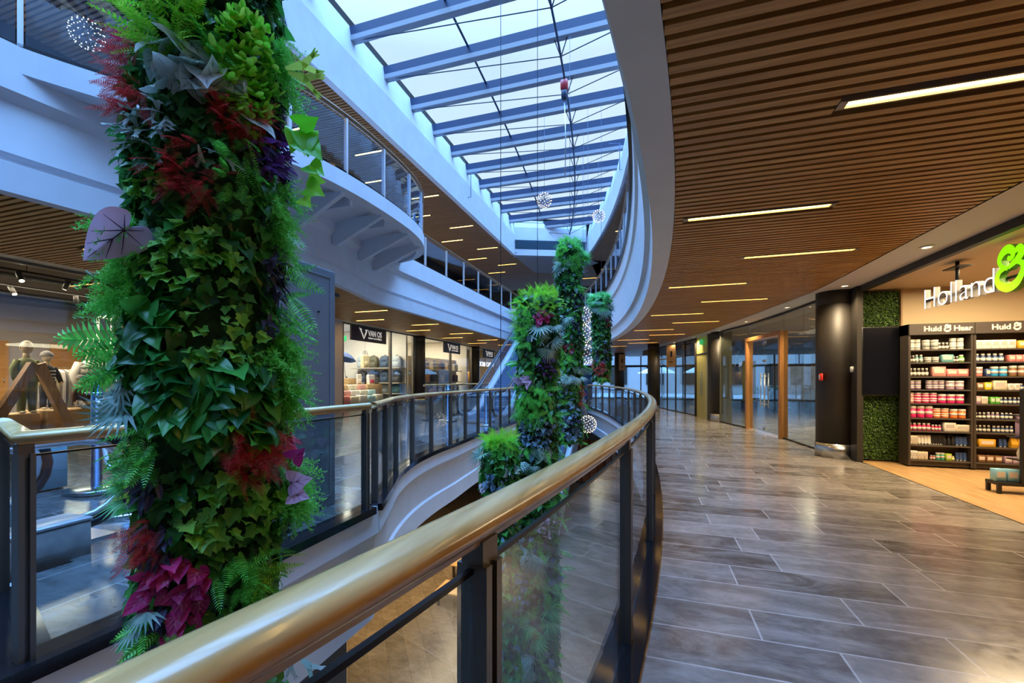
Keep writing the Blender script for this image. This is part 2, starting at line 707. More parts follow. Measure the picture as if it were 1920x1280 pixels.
# ceilings of the ground storey
m = MB()
strip(m, frange(QB, 23.8, .6), lambda q: R(q) + .3, lambda q: 14, -1.28)
m.box(-18, 14, QE + .3, 33, -1.3, -1.1)
a = len(m.f)
m.box(-18, -6.15, QB, QE, -1.3, -1.1)
strip(m, frange(4.2, QE, .6), lambda q: -6.2, lambda q: Lp(q) - .3, -1.28)
m.box(-6.2, -3.3, 2.2, 4.2, -1.3, -1.2)
struct(m.build('ceiling_ground', M_cream))

# upper storey slab beside the walkway: leaning fascia
upr = [(0.0, 3.09), (.03, 3.40), (.10, 3.46), (.19, 4.45), (.24, 4.50), (.28, 5.0), (-.6, 5.0), (-.6, 3.22), (-.22, 3.22), (-.22, 3.09)]
RU = [(R(q), q) for q in frange(QB, 23.2, .35)]
struct(MB().sweep(RU + [(-3.2, 23.75), (-3.45, QE), (-3.75, QE + .15)], upr).build('trim_5', [M_paint]))
struct(MB().box(-7.0, -3.5, QE + .05, QE + .7, 3.09, 5.0).build('trim_6', M_paint))
# left: drum and straight fascia
FL = [(F(q), q) for q in frange(QB, QE + .3, .35)]
uplp = [(0, 3.45), (-.02, 3.76), (.03, 3.78), (.03, 3.82), (-.02, 3.86), (0.0, 4.4), (-.10, 4.5), (-.10, 5.0), (.7, 5.0), (.7, 3.6), (.16, 3.6), (.16, 3.45)]
struct(MB().sweep(FL, uplp).build('trim_7', M_paint))
# floors of the upper storey
m = MB()
strip(m, frange(QB, 23.2, .5), lambda q: R(q) + .1, lambda q: 14, 4.99)
m.box(-16, 14, QE + .4, 33, 4.8, 4.99)
m.box(-16, -7.2, QB, QE + .4, 4.8, 4.98)
struct(m.build('floor_upper', mat('upper_floor_stone', (.3, .29, .28), .3)))

# projecting upper deck with a curved nose and brackets
GT = [(-6.9, -3.5), (-6.85, -1), (-6.75, 1), (-6.5, 2.5), (-5.9, 3.55), (-5.35, 4.6), (-5.03, 5.5), (-4.9, 6.4), (-4.88, 7.4), (-4.95, 8.4), (-5.15, 9.2), (-5.5, 9.85), (-6.0, 10.3), (-6.7, 10.55)]
GC = catmull(GT, 6)
deck = [(0, 5.0), (0, 4.74), (.16, 4.70), (.2, 4.78), (2.0, 4.80), (2.0, 5.0)]
m = MB()
a0 = len(m.v)
n_ = len(GC)
for i, (p, q) in enumerate(GC):
    f_ = min(F(q) - .12, p - .12)
    ins = min(.22, (p - f_) * .5)
    m.v += [(p, q, 5.0), (p, q, 4.72), (p - ins, q - ins * .1, 4.70), (p - ins, q - ins * .1, 4.80), (f_, q, 4.62), (f_, q, 5.0)]
for i in range(n_ - 1):
    for k in range(6):
        l = (k + 1) % 6
        m.f.append((a0 + i * 6 + k, a0 + (i + 1) * 6 + k, a0 + (i + 1) * 6 + l, a0 + i * 6 + l))
        m.m.append(0)
        m.s.append(False)
deck_o = struct(m.build('trim_8', M_paint))
Gp = lambda q: float(np.interp(q, [c[1] for c in GC], [c[0] for c in GC]))
for q in (4.1, 5.1, 6.2, 7.3, 8.4, 9.3):
    m = MB()
    m.prism_ax([(F(q) + .02, 4.72), (F(q) + .02, 4.22), (F(q) + .14, 4.2), (Gp(q) - .12, 4.66), (Gp(q) - .12, 4.72)], q - .045, q + .045, 'y')
    struct(m.build('deck_bracket', M_paint, deck_o))
m = MB()
for q in (4.7, 5.7, 6.8, 7.9):
    m.box(F(q) + .05, Gp(q) - .25, q - .3, q - .22, 4.60, 4.78)
struct(m.build('deck_rib', M_paint, deck_o))

# ------------------------------------------------------------------ slatted ceilings with recessed strip lights
NTH = ['nearest', 'second nearest', 'third nearest', 'fourth nearest', 'fifth nearest', 'sixth nearest', 'seventh nearest', 'eighth nearest', 'ninth nearest',
       'tenth nearest', 'eleventh nearest', 'twelfth nearest', 'thirteenth nearest', 'fourteenth nearest', 'fifteenth nearest', 'sixteenth nearest']
proto_strip = {}


def strip_light(p, q, z, ln, ledm, label, group):
    key = (round(ln, 2), ledm.name)
    if key not in proto_strip:
        t = thing('strip_light', label, 'ceiling light', (p, q, z), group)
        h = MB()
        h.box(-.03, ln + .03, -.045, .045, .045, .06)
        h.box(-.03, ln + .03, -.045, -.032, -.004, .05)
        h.box(-.03, ln + .03, .032, .045, -.004, .05)
        h.box(-.045, 0, -.045, .045, -.004, .05)
        h.box(ln, ln + .045, -.045, .045, -.004, .05)
        h = h.build('housing', M_house)
        h.parent = t
        d = MB().box(0, ln, -.031, .031, .012, .03).build('diffuser', ledm)
        d.parent = t
        proto_strip[key] = t
        return t
    return dup(proto_strip[key], (p, q, z), 0, label, group=group)


def slat_ceiling(name, z, q0, q1, lo, hi, m_s, lights, ln=1.24, pitch=.095):
    mb = MB()
    qs = frange(q0, q1, pitch)
    for q in qs:
        segs = [(lo(q), hi(q))]
        for (p, ql) in lights:
            if abs(q - ql) < .075:
                ns = []
                for a, b in segs:
                    if p - .05 > a and p - .05 < b:
                        ns.append((a, p - .05))
                    if p + ln + .05 < b and p + ln + .05 > a:
                        ns.append((p + ln + .05, b))
                    if p + ln + .05 <= a or p - .05 >= b:
                        ns.append((a, b))
                segs = ns
        for a, b in segs:
            if b - a > .05:
                mb.box(a, b, q - .029, q + .029, z, z + .055)
    strip(mb, frange(q0, q1, .8), lambda q: lo(q) - .05, lambda q: hi(q) + .05, z + .12, 1)
    return struct(mb.build(name, [m_s, M_back]))


LR = []
for k in range(14):
    q = 3.03 + 1.70 * (k - 2)
    LR.append((R(q) + (1.19 if k % 2 == 0 else .36), q))
slat_ceiling('ceiling_right', 3.09, QB, 30, lambda q: R(min(q, 24)) + .225, lambda q: E(q), M_slat, LR)
for i, (p, q) in enumerate(LR):
    if q < 23.8:
        strip_light(p, q, 3.09, 1.24, M_led, f'recessed warm strip light in oak walkway ceiling, {NTH[i]} of its zigzag run', 'strip lights over the walkway')
LL = []
for k in range(17):
    q = 1.1 + 1.6 * (k - 1)
    LL.append(((-8.25 if k % 2 else -9.45), q))
slat_ceiling('ceiling_left', 3.45, QB, 30, lambda q: -9.75, lambda q: F(min(q, 24)) - .17, M_slat, LL, 1.1)
for i, (p, q) in enumerate(LL):
    if q < 24:
        strip_light(p, q, 3.45, 1.1, M_led2, f'recessed strip light in slatted ceiling before the lit shopfronts, {NTH[min(i,15)]} of that run', 'strip lights along the shopfronts')
slat_ceiling('ceiling_upper_left', 8.1, QB, 30.5, lambda q: -11.4, lambda q: -6.88 if q < 22 else (-6.88 + (q - 22) * 1.9 if q < 27 else 2.6), M_slat2, LL, 1.1)
for i, (p, q) in enumerate(LL):
    strip_light(p, q, 8.1, 1.1, M_led, f'high strip light in brown slats beyond the curved upper deck, {NTH[min(i,15)]} of that row', 'strip lights of the upper storey')
LU = [(R(q) + (1.3 if i % 2 else .55), q) for i, q in enumerate([9.5, 11.2, 12.9, 14.6, 16.3, 18.0, 19.7, 21.4])]
slat_ceiling('ceiling_upper_right', 8.1, QB, 30.5, lambda q: (R(q) + .02 if q < 23 else -3.0), lambda q: max(E(q), R(min(q, 23.5)) + 3.0), M_slat2, LU)
for i, (p, q) in enumerate(LU):
    strip_light(p, q, 8.1, 1.24, M_led, f'strip light in high brown slats above the curved glass balustrade, {NTH[i]} of that row', 'strip lights over the curved gallery')
# far cross-row under the upper ceiling
for i, (p, q) in enumerate([(-5.2, 26.0), (-2.6, 26.2), (-.6, 27.4), (-4.0, 28.2), (-5.6, 29.4), (-2.4, 29.4)]):
    strip_light(p, q, 8.1 - .02, 1.24, M_led, f'high strip light across the far end of the hall, {NTH[i]} of six', 'strip lights of the far gallery')

# soffit strips
m = MB()
strip(m, frange(QB, 32, .4), lambda q: E(q) + .02, lambda q: S(q) + .12, 3.09)
strip(m, frange(QB, 32, .4), lambda q: E(q) + .02, lambda q: S(q) + .12, 3.30)
struct(m.build('ceiling_soffit', M_soffit))
m = MB()
m.box(-10.25, -9.76, QB, 30, 3.45, 3.75)
struct(m.build('trim_9', M_cream))

# ------------------------------------------------------------------ roof ring and skylight
M_ringp = M_paint
struct(MB().sweep([(-6.7, QB), (-6.7, 21.85)], [(0, 8.1), (0, 9.15), (.14, 9.985), (.6, 9.985), (.6, 8.3), (.17, 8.3), (.17, 8.1)]).build('trim_10', M_paint))
RR = [(R(q), q) for q in frange(QB, 23.3, .4)]
struct(MB().sweep(RR, [(.06, 8.1), (.0, 9.2), (-.16, 9.985), (-.6, 9.985), (-.6, 8.3), (-.12, 8.3), (-.12, 8.1)]).build('trim_11', M_paint))
end0, end1 = np.array((-6.75, 21.8)), np.array((-3.1, 23.35))
o11 = struct(MB().sweep([end0, end1], [(0, 8.1), (0, 8.43), (.05, 8.45), (.05, 8.9), (0, 8.92), (0.0, 9.6), (.1, 9.985), (.5, 9.985), (.5, 8.1)]).build('trim_12', M_paint))
m = MB()
dd = (end1 - end0) / np.linalg.norm(end1 - end0)
nn_ = np.array((-dd[1], dd[0]))
m.bar((*(end0 + dd * .08 + nn_ * .03), 8.675), (*(end1 - dd * .08 + nn_ * .03), 8.675), .05, .46)
for z in frange(8.47, 8.88, .045):
    m.bar((*(end0 + dd * .08), z), (*(end1 - dd * .08), z), .03, .018)
struct(m.build('vent_grille', mat('grille_blue', (.05, .12, .18), .5), o11))
m = MB()
m.prism([(-6.75, 21.85), (-3.1, 23.4), (-2.6, 24.6), (-4.9, 26.6), (-6.6, 25.6)], 8.06, 8.095)
struct(m.build('ceiling_end', mat('grey_soffit', (.30, .31, .35), .6)))

sky = MB()
strip(sky, frange(QB, 23.2, .8), lambda q: -6.85, lambda q: R(q) + .25, 9.99)
sky = struct(sky.build('window_1', M_roofglass))
M_cable = mat('dark_cable', (.05, .07, .12), .5, .4)
for k in range(-9, 11):
    q = 8.7 + 1.385 * k * 1.0
    if q < QB or q > 22.6:
        continue
    pr = R(q) + .2
    m = MB()
    m.box(-6.85, pr, q - .05, q + .05, 9.72, 9.97)
    struct(m.build('glazing_beam', M_beam, sky))
    m = MB()
    m.box(-6.83, pr, q - .085, q + .085, 9.60, 9.72)
    struct(m.build('beam_flange', M_flange, sky))
    kp = -6.7 + .72 * (pr + 6.5)
    m = MB()
    m.tube([(-6.6, q, 9.62), (kp, q, 9.17)], .012, 6)
    m.tube([(kp, q, 9.17), (pr - .1, q, 9.66)], .012, 6)
    struct(m.build('tie_rod', M_cable, sky))
    m = MB()
    m.tube([(kp, q, 9.15), (kp - .16, q, 9.62)], .014, 6)
    m.tube([(kp, q, 9.15), (kp + .16, q, 9.62)], .014, 6)
    m.ell((kp, q, 9.17), .035, .035, .035, 8, 6)
    struct(m.build('strut', M_cable, sky))
m = MB()
m.tube([(-6.7 + .37 * (R(q) + 6.5), q, 9.93) for q in frange(QB, 21.6, .7)], .03, 6)
struct(m.build('purlin', M_beam, sky))
m = MB()
m.tube([(-6.7 + .72 * (R(q) + 6.7), q, 9.17) for q in frange(QB, 22.6, .7)], .026, 6)
struct(m.build('bottom_chord', M_beam, sky))
# solid roof beside the skylight
m = MB()
m.box(-19, -6.86, QB - 1, 34, 9.98, 10.2)
strip(m, frange(QB - 1, 23.2, .6), lambda q: R(max(q, QB)) + .26, lambda q: 15, 9.985)
m.add([(-6.86, 21.9, 10.1), (-3.0, 23.4, 10.1), (15, 23.2, 10.1), (15, 34, 10.1), (-6.86, 34, 10.1)], [(0, 1, 2, 3, 4)])
struct(m.build('roof', M_back))
# brackets of bent rod on the skylight kerbs
M_rod = mat('bent_rod', (.10, .16, .28), .5, .5)

# ------------------------------------------------------------------ outer walls
M_wall = mat('grey_wall', (.36, .35, .36), .7)
struct(MB().box(-19, -18, QB, 34, -4.7, 10).build('wall_left', M_wall))
struct(MB().box(-19, 15, QB - .6, QB, -4.7, 10).build('wall_back', mat('warm_wall', (.40, .32, .24), .7)))
struct(MB().box(14, 15, QB, 12.0, -4.7, 10).build('wall_right', M_wall))
struct(MB().box(-18, 14, 33, 33.4, -4.7, -.1).build('wall_far_ground', M_wall))
m = MB()
m.box(-18, 14, 32.6, 33.2, 3.2, 5.0)
m.box(-18, 14, 32.6, 33.2, 7.2, 10)
m.box(-18, -9, 32.6, 33.2, 0, 3.2)
struct(m.build('wall_far', mat('far_wall', (.30, .22, .15), .7)))
# upper shop walls behind the gallery
m = MB()
m.box(-11.6, -11.45, QB, 31, 5.0, 5.25)
m.box(-11.6, -11.45, QB, 31, 7.7, 8.2)
for q in frange(QB, 31, 2.4):
    m.box(-11.6, -11.45, q - .05, q + .05, 5.25, 7.7)
o = struct(m.build('window_2', M_dark))
m = MB()
m.box(-11.55, -11.53, QB, 31, 5.25, 7.7)
struct(m.build('glass_pane', M_sglass, o))
struct(MB().box(-15.2, -15, QB, 31, 5, 9).build('wall_upper_left', mat('shop_wall_pale', (.5, .5, .52), .7)))
m = MB()
strip(m, frange(QB, 32, .8), lambda q: S(q) + .2, lambda q: S(q) + .35, 8.3)
q_s = frange(QB, 32, .8)
a = len(m.v)
for q in q_s:
    m.v += [(S(q) + .3, q, 5.0), (S(q) + .3, q, 8.3)]
for i in range(len(q_s) - 1):
    m.f.append((a + 2 * i, a + 2 * i + 1, a + 2 * i + 3, a + 2 * i + 2))
    m.m.append(0)
    m.s.append(False)
struct(m.build('wall_upper_right', mat('brown_gallery_wall', (.22, .15, .10), .6)))
# ------------------------------------------------------------------ balustrades
def arclen(path):
    a = [0.]
    for i in range(1, len(path)):
        a.append(a[-1] + math.dist(path[i], path[i - 1]))
    return a


def at(path, al, s):
    s = min(max(s, 0), al[-1])
    i = max(1, next((k for k in range(1, len(al)) if al[k] >= s), len(al) - 1))
    t = (s - al[i - 1]) / max(1e-9, al[i] - al[i - 1])
    p, q = path[i - 1], path[i]
    d = (q[0] - p[0], q[1] - p[1])
    l = math.hypot(*d)
    return (p[0] + d[0] * t, p[1] + d[1] * t), (d[0] / l, d[1] / l)


def sub(path, al, a, b):
    o = [at(path, al, a)[0]]
    for p, s in zip(path, al):
        if a + .02 < s < b - .02:
            o.append(p)
    o.append(at(path, al, b)[0])
    return o


OVAL = [(.05 * math.cos(t), .032 * math.sin(t)) for t in [2 * PI * k / 16 for k in range(16)]]


def balustrade(label, path, z0, h, posts, m_rail, m_post, m_glass, kerb=True, group=None, rw=1.0, slim=False, kz=.02, kw=(-.11, .11)):
    al = arclen(path)
    mid = path[len(path) // 2]
    t = thing('balustrade', label, 'balustrade', (mid[0], mid[1], z0), group)
    prof = [(a * rw, z0 + h - .034 + z) for a, z in OVAL]
    MB().sweep(path, prof, sm=True).build('handrail', m_rail, t)
    MB().sweep(path, [(-.018, z0 + h - .078), (.018, z0 + h - .078), (.024, z0 + h - .058), (-.024, z0 + h - .058)]).build('rail_channel', m_rail, t)
    for s in posts:
        (x, y), (dx, dy) = at(path, al, s)
        m = MB()
        if slim:
            m.obox((x, y, z0 + h / 2 - .03), (dx * .022, dy * .022, 0), (-dy * .03, dx * .03, 0), (0, 0, h / 2 - .05))
        else:
            for k in (-1, 1):
                m.obox((x + dx * .021 * k, y + dy * .021 * k, z0 + (h - .12) / 2), (dx * .011, dy * .011, 0), (-dy * .036, dx * .036, 0), (0, 0, (h - .12) / 2))
            m.obox((x, y, z0 + (h - .12) / 2), (dx * .010, dy * .010, 0), (-dy * .018, dx * .018, 0), (0, 0, (h - .14) / 2))
            m.obox((x, y, z0 + h - .105), (dx * .03, dy * .03, 0), (-dy * .026, dx * .026, 0), (0, 0, .035))
        m.build('post', m_post, t)
    ends = sorted(set([0.] + list(posts) + [al[-1]]))
    for a, b in zip(ends[:-1], ends[1:]):
        if b - a < .25:
            continue
        sp = sub(path, al, a + .035, b - .035)
        MB().sweep(sp, [(-.005, z0 + .04), (.005, z0 + .04), (.005, z0 + h - .13), (-.005, z0 + h - .13)]).build('glass_pane', m_glass, t)
    if not slim:
        m = MB()
        for a, b in zip(ends[:-1], ends[1:]):
            if b - a < .25:
                continue
            m.sweep(sub(path, al, a + .035, b - .035), [(-.0065, z0 + h - .137), (.0065, z0 + h - .137), (.0065, z0 + h - .126), (-.0065, z0 + h - .126)])
        m.build('glass_edge', M_chan, t)
    if kerb:
        MB().sweep(path, [(kw[0], z0 - .06), (kw[1], z0 - .06), (kw[1], z0 + kz), (kw[0], z0 + kz)]).build('kerb', M_gran, t)
    return t


RBAL = [(R(q), q) for q in frange(-3, 23.2, .22)]
alr = arclen(RBAL)
s084 = float(np.interp(.84, [p[1] for p in RBAL], alr))
posts = [s084 + 1.6 * k for k in range(-2, 16) if 0 < s084 + 1.6 * k < alr[-1]]
balustrade('long curved glass balustrade with golden oak handrail sweeping past the stone walkway', RBAL, 0.0, 1.19, posts, M_rail, M_post, M_glass)
balustrade('glass balustrade with square corner post beside the large plant column and grey cabinet',
           [(-4.2, 1.74), (-3.03, 1.33), (-3.0, 1.7), (-3.0, 4.12)], 0.0, 1.19, [.05, 1.24, 3.98], M_rail, M_post, M_glass)
alL = arclen(LC)
balustrade('glass balustrade curving round the void before the luggage shop and escalator', LC, 0.0, 1.19, [.12] + [.8 + .98 * k for k in range(21)], M_rail, M_post, M_glass)
# rail behind the escalator
balustrade('straight oak railing behind the rising escalator, in front of the bag shop', [(-6.9, 12.4), (-6.9, 21.0)], zf(-6.9), 1.19, [.2 + 1.2 * k for k in range(8)], M_rail, M_post, M_glass)
# upper storey
balustrade('bowed upper balustrade of blue glass on the projecting white deck', [(p - .06, q) for p, q in GC], 5.0, 1.06,
           [.9, 2.9, 4.9, 6.35, 7.7, 9.05, 10.1, 11.15, 12.2, 13.1, 13.8, 14.5, 15.1], M_railup, M_lsteel, M_uglass, slim=True, kz=.05, kw=(-.03, .07))
balustrade('straight upper glass balustrade beyond the curved white deck', [(-6.72, 10.6), (-6.72, QE)], 5.0, 1.06, [.05 + 1.5 * k for k in range(9)], M_railup, M_lsteel, M_uglass, slim=True, kz=.05, kw=(-.06, .06))
RB2 = [(R(q) - .27, q) for q in frange(-3, 23.0, .3)]
a2 = arclen(RB2)
balustrade('curved upper glass balustrade above the white fascia over the walkway', RB2, 5.0, 1.06, [.4 + 1.35 * k for k in range(20) if .4 + 1.35 * k < a2[-1]], M_railup, M_lsteel, M_uglass, slim=True, kz=.05, kw=(-.06, .06))
balustrade('short far upper glass balustrade at the closed end of the void', [(-4.4, QE + .05), (-3.6, QE + .05)], 5.0, 1.06, [.06, .72], M_railup, M_lsteel, M_uglass, slim=True, kz=.05, kw=(-.06, .06))

# ------------------------------------------------------------------ round columns
def column(p, q, r, zb, zt, label, face=None, ring=.26):
    t = thing('round_column', label, 'column', (p, q, zb))
    t['kind'] = 'thing'
    MB().lathe([(r, ring), (r, zt - zb - .26), (r - .012, zt - zb - .255), (r - .012, zt - zb - .24), (r, zt - zb - .235), (r, zt - zb)], (p, q, zb), 32).build('shaft', M_dark, t)
    MB().lathe([(r + .012, 0), (r + .012, ring)], (p, q, zb), 32).build('steel_base', M_steel, t)
    return t


column(3.42, 9.52, .32, 0, 3.09, 'dark round column with steel base beside the green hedge wall')
column(2.42, 16.3, .27, 0, 3.09, 'dark round column between wooden door frame and yellow glass panel')
column(.32, 20.9, .26, 0, 3.09, 'dark round column standing before the far glass entrance doors')
column(-1.6, 27.5, .3, 0, 3.09, 'farthest dark round column, seen below the smallest hanging plant')
column(-10.05, 17.55, .3, .31, 3.46, 'dark column between the two lit windows of the luggage shop')
column(-10.05, 24.3, .3, .31, 3.46, 'dark column beyond the bag window, behind the escalator')
m = MB()
m.box(3.75, 3.80, 9.2, 9.6, 0, 3.09)
m.box(3.58, 3.66, 9.15, 9.3, 0, 3.09)
struct(m.build('trim_13', M_dark))
# red call point and white sensor on the column
t = thing('fire_call_point', 'small red fire call point on the dark column', 'fire alarm', (3.14, 9.34, 1.50))
MB().rbox(3.085, 3.125, 9.26, 9.36, 1.43, 1.56, .008).build('case', mat('signal_red', (.75, .02, .015), .4), t)
MB().rbox(3.078, 3.088, 9.28, 9.34, 1.46, 1.53, .002).build('face_plate', M_white, t)
t = thing('wall_sensor', 'small white sensor box on the dark jamb beside the hedge wall', 'sensor', (3.56, 9.16, 1.58))
MB().rbox(3.50, 3.60, 9.10, 9.17, 1.58, 1.68, .01).build('case', M_white, t)
MB().tube([(3.56, 9.13, 1.54), (3.56, 9.13, 1.59)], .012, 8).build('lens', M_chan, t)

# downlights in the grey soffit
M_glow = mat('downlight_glow', (1, .9, .7), .4, em=(1, .8, .5), es=9)
for i, q in enumerate([6.56, 8.84, 11.1, 13.5, 15.7, 18.0, 20.2, 22.3]):
    p = E(q) + .33
    t = thing('downlight', f'round recessed downlight in the grey soffit, {NTH[i]} along the shopfronts', 'downlight', (p, q, 3.07), 'downlights in the soffit')
    MB().lathe([(.075, .016), (.075, .008), (.05, .002), (.05, .018)], (p, q, 3.07), 20).build('trim_ring', M_white, t)
    MB().lathe([(.048, .012), (.048, .016)], (p, q, 3.07), 20).build('lamp', M_glow, t)
    sl = bpy.data.lights.new('downlight_beam', 'SPOT')
    sl.energy = 85
    sl.color = (1.0, .76, .46)
    sl.spot_size = 2.2
    sl.spot_blend = .8
    sl.shadow_soft_size = .04
    so = bpy.data.objects.new('downlight_beam', sl)
    so.location = (0, 0, -.005)
    COL.objects.link(so)
    so.parent = t

# ------------------------------------------------------------------ grey cabinet and lift shaft below
M_cab = mat('blue_grey_panel', (.135, .155, .195), .42)
t = thing('grey_cabinet', 'tall blue-grey metal cabinet standing behind the large plant column', 'cabinet', (-3.62, 3.2, 0))
MB().box(-3.8, -3.46, 2.35, 4.13, .0, 2.70).build('carcass', M_cab, t, bevel=.012)
m = MB()
for (z0, z1) in ((.12, 1.02), (1.08, 2.62)):
    m.box(-3.462, -3.452, 2.43, 4.05, z0, z0 + .012)
    m.box(-3.462, -3.452, 2.43, 4.05, z1 - .012, z1)
    m.box(-3.462, -3.452, 2.43, 2.442, z0, z1)
    m.box(-3.462, -3.452, 4.038, 4.05, z0, z1)
m.build('panel_edging', mat('panel_edge', (.19, .215, .26), .4), t)
m = MB()
m.tube([(-3.462, 3.86, 2.2), (-3.445, 3.86, 2.2)], .012, 10)
m.tube([(-3.462, 3.9, .62), (-3.445, 3.9, .62)], .012, 10)
m.build('lock', M_chan, t)
MB().box(-3.52, -3.46, 4.13, 4.2, 2.42, 2.46).build('hinge', M_chan, t)
struct(MB().box(-4.3, -3.28, 2.2, 4.1, -4.6, -.97).build('wall_shaft', mat('shaft_blue', (.05, .06, .09), .5)))

# ------------------------------------------------------------------ escalators
M_skirt = mat('escalator_skirt', (.50, .56, .66), .34, .55)
M_step = mat('escalator_step', (.16, .26, .42), .42, .3)
M_rubber = mat('handrail_rubber', (.012, .014, .02), .38)
M_eglass = glass('escalator_glass', (.86, .93, .97), 1.2)
TAN = math.tan(math.radians(30))


def escalator(name, label, loc, rotz, rise, width=1.0, flat=1.1, plinth=False):
    """local +y is the direction of travel, rising (rise>0) or falling"""
    t = thing(name, label, 'escalator', loc, None, rotz)
    sgn = 1 if rise > 0 else -1
    run = abs(rise) / TAN
    def zfl(y):
        if y < flat:
            return 0.
        if y > flat + run:
            return rise
        return sgn * (y - flat) * TAN
    total = flat * 2 + run
    def sm(y):
        return sum(zfl(y + d) for d in (-.5, -.25, 0, .25, .5)) / 5
    for sx in (-1, 1):
        x = sx * (width / 2 + .14)
        # handrail loop
        pts = []
        zc, rr = .60, .40
        for k in range(11):
            a = -PI / 2 - PI * k / 10
            pts.append((x, rr * math.cos(a) + .0, zc + rr * math.sin(a)))
        ys = frange(.2, total - .2, .3)
        pts += [(x, y, sm(y) + 1.0) for y in ys]
        for k in range(11):
            a = PI / 2 - PI * k / 10
            pts.append((x, total + rr * math.cos(a), rise + zc + rr * math.sin(a)))
        m = MB()
        m.tube(pts, .042, 8)
        o = m.build('handrail', M_rubber)
        o.parent = t
        # guide band under the handrail
        m = MB()
        inner = []
        for (xx, y, z) in pts:
            inner.append((y, z))
        cen = []
        for (y, z) in inner:
            if y < .2:
                k = (rr - .075) / rr
                cen.append((y * k, zc + (z - zc) * k))
            elif y > total - .2:
                k = (rr - .075) / rr
                cen.append((total + (y - total) * k, rise + zc + (z - rise - zc) * k))
            else:
                cen.append((y, z - .075))
        m.tube([(x, y, z) for y, z in cen], .030, 8)
        o = m.build('rail_guide', M_lsteel)
        o.parent = t
        # glass
        ysg = frange(-.30, total + .30, .25)
        v = []
        for y in ysg:
            hh = .93
            if y < 0:
                hh = .60 + math.sqrt(max(0, .33 ** 2 - y * y))
            if y > total:
                hh = .60 + math.sqrt(max(0, .33 ** 2 - (y - total) ** 2))
            v += [(x - .006, y, sm(y) + .22), (x - .006, y, sm(y) + hh), (x + .006, y, sm(y) + hh), (x + .006, y, sm(y) + .22)]
        f = []
        for i in range(len(ysg) - 1):
            for k in range(4):
                l = (k + 1) % 4
                f.append((i * 4 + k, i * 4 + l, i * 4 + 4 + l, i * 4 + 4 + k))
        o = MB().add(v, f).build('glass_panel', M_eglass)
        o.parent = t
        # skirt and deck
        ysk = frange(.25, total - .25, .25)
        v = []
        for y in ysk:
            z = sm(y)
            x0, x1 = x - .14, x + .14
            v += [(x0, y, z - .34), (x0, y, z + .17), (x0 + .05, y, z + .23), (x1 - .05, y, z + .23), (x1, y, z + .17), (x1, y, z - .34)]
        f = []
        for i in range(len(ysk) - 1):
            for k in range(6):
                l = (k + 1) % 6
                f.append((i * 6 + k, i * 6 + l, i * 6 + 6 + l, i * 6 + 6 + k))
        f += [tuple(range(6)), tuple(range((len(ysk) - 1) * 6 + 5, (len(ysk) - 1) * 6 - 1, -1))]
        o = MB().add(v, f).build('side_skirt', M_skirt)
        o.parent = t
    # steps
    n = int(abs(rise) / .2)
    for k in range(n + 3):
        y0 = flat - .35 + k * (run / n)
        z = 0.02 if k < 1 else (rise if k > n else sgn * .2 * k + (0.02 if sgn < 0 else 0))
        if abs(z) > abs(rise):
            z = rise
        m = MB()
        m.box(-width / 2 + .01, width / 2 - .01, y0, y0 + run / n + .02, z - .2 * (1 if sgn > 0 else 1.0), z)
        m.box(-width / 2 + .02, width / 2 - .02, y0 - .004, y0 + .02, z - .18, z - .02)
        o = m.build('step', M_step)
        o.parent = t
    o = MB().box(-width / 2, width / 2, -.35, flat - .36, -.02, .025).build('comb_plate', M_steel)
    o.parent = t
    # truss underneath
    ysk = frange(.3, total - .3, .4)
    v = []
    for y in ysk:
        z = sm(y)
        v += [(-width / 2 - .27, y, z - .35), (width / 2 + .27, y, z - .35), (width / 2 + .27, y, z - .95), (-width / 2 - .27, y, z - .95)]
    f = []
    for i in range(len(ysk) - 1):
        for k in range(4):
            l = (k + 1) % 4
            f.append((i * 4 + k, i * 4 + 4 + k, i * 4 + 4 + l, i * 4 + l))
    f += [(3, 2, 1, 0), tuple(range((len(ysk) - 1) * 4, len(ysk) * 4))]
    if rise > 0:
        v = [(a, b, max(c, -.3) if b < 2.5 else c) for a, b, c in v]
    o = MB().add(v, f).build('truss_cladding', M_skirt)
    o.parent = t
    if plinth:
        for sx in (-1, 1):
            x = sx * (width / 2 + .14)
            m = MB()
            m.rbox(x - .16, x + .16, .0, 1.4, -.02, .28, .012)
            o = m.build('newel_plinth', mat('stained_metal', (.36, .37, .37), .45, .35, var=.25, vscale=7))
            o.parent = t
            m = MB()
            m.rbox(x - .165, x + .165, -.005, 1.4, .28, .305, .004)
            o = m.build('plinth_cap', M_lsteel)
            o.parent = t
    return t


escalator('escalator', 'escalator with blue steps rising to the upper storey past the bag shop', (-5.36, 13.35, 0.04), 0, 4.96, .95)
escalator('escalator', 'escalator going down beside the corner balustrade, only its rounded newel showing', (-5.22, 2.35, 0.0), PI, -4.6, 1.0, 1.1, True)
escalator('escalator', 'grey escalator climbing out of the void behind the tallest plant column', (-3.72, 13.1, -4.6), 0, 4.6, .6)

# ------------------------------------------------------------------ rope posts
M_blue = mat('blue_chrome', (.30, .42, .62), .18, 1.0)
M_rope = mat('white_rope', (.75, .78, .82), .7)


def rope_post(p, q, h, label):
    z = zf(p)
    t = thing('rope_post', label, 'barrier post', (p, q, z), 'rope barrier posts')
    MB().lathe([(.30, 0), (.30, .035), (.28, .05), (.05, .055)], (p, q, z), 32).build('base', M_steel, t)
    MB().lathe([(.055, .05), (.055, h - .04), (.062, h - .04), (.062, h)], (p, q, z), 20).build('pole', M_blue, t)
    MB().lathe([(.06, h - .17), (.11, h - .165), (.11, h - .145), (.06, h - .14)], (p, q, z), 20).build('rope_collar', M_blue, t)
    return t


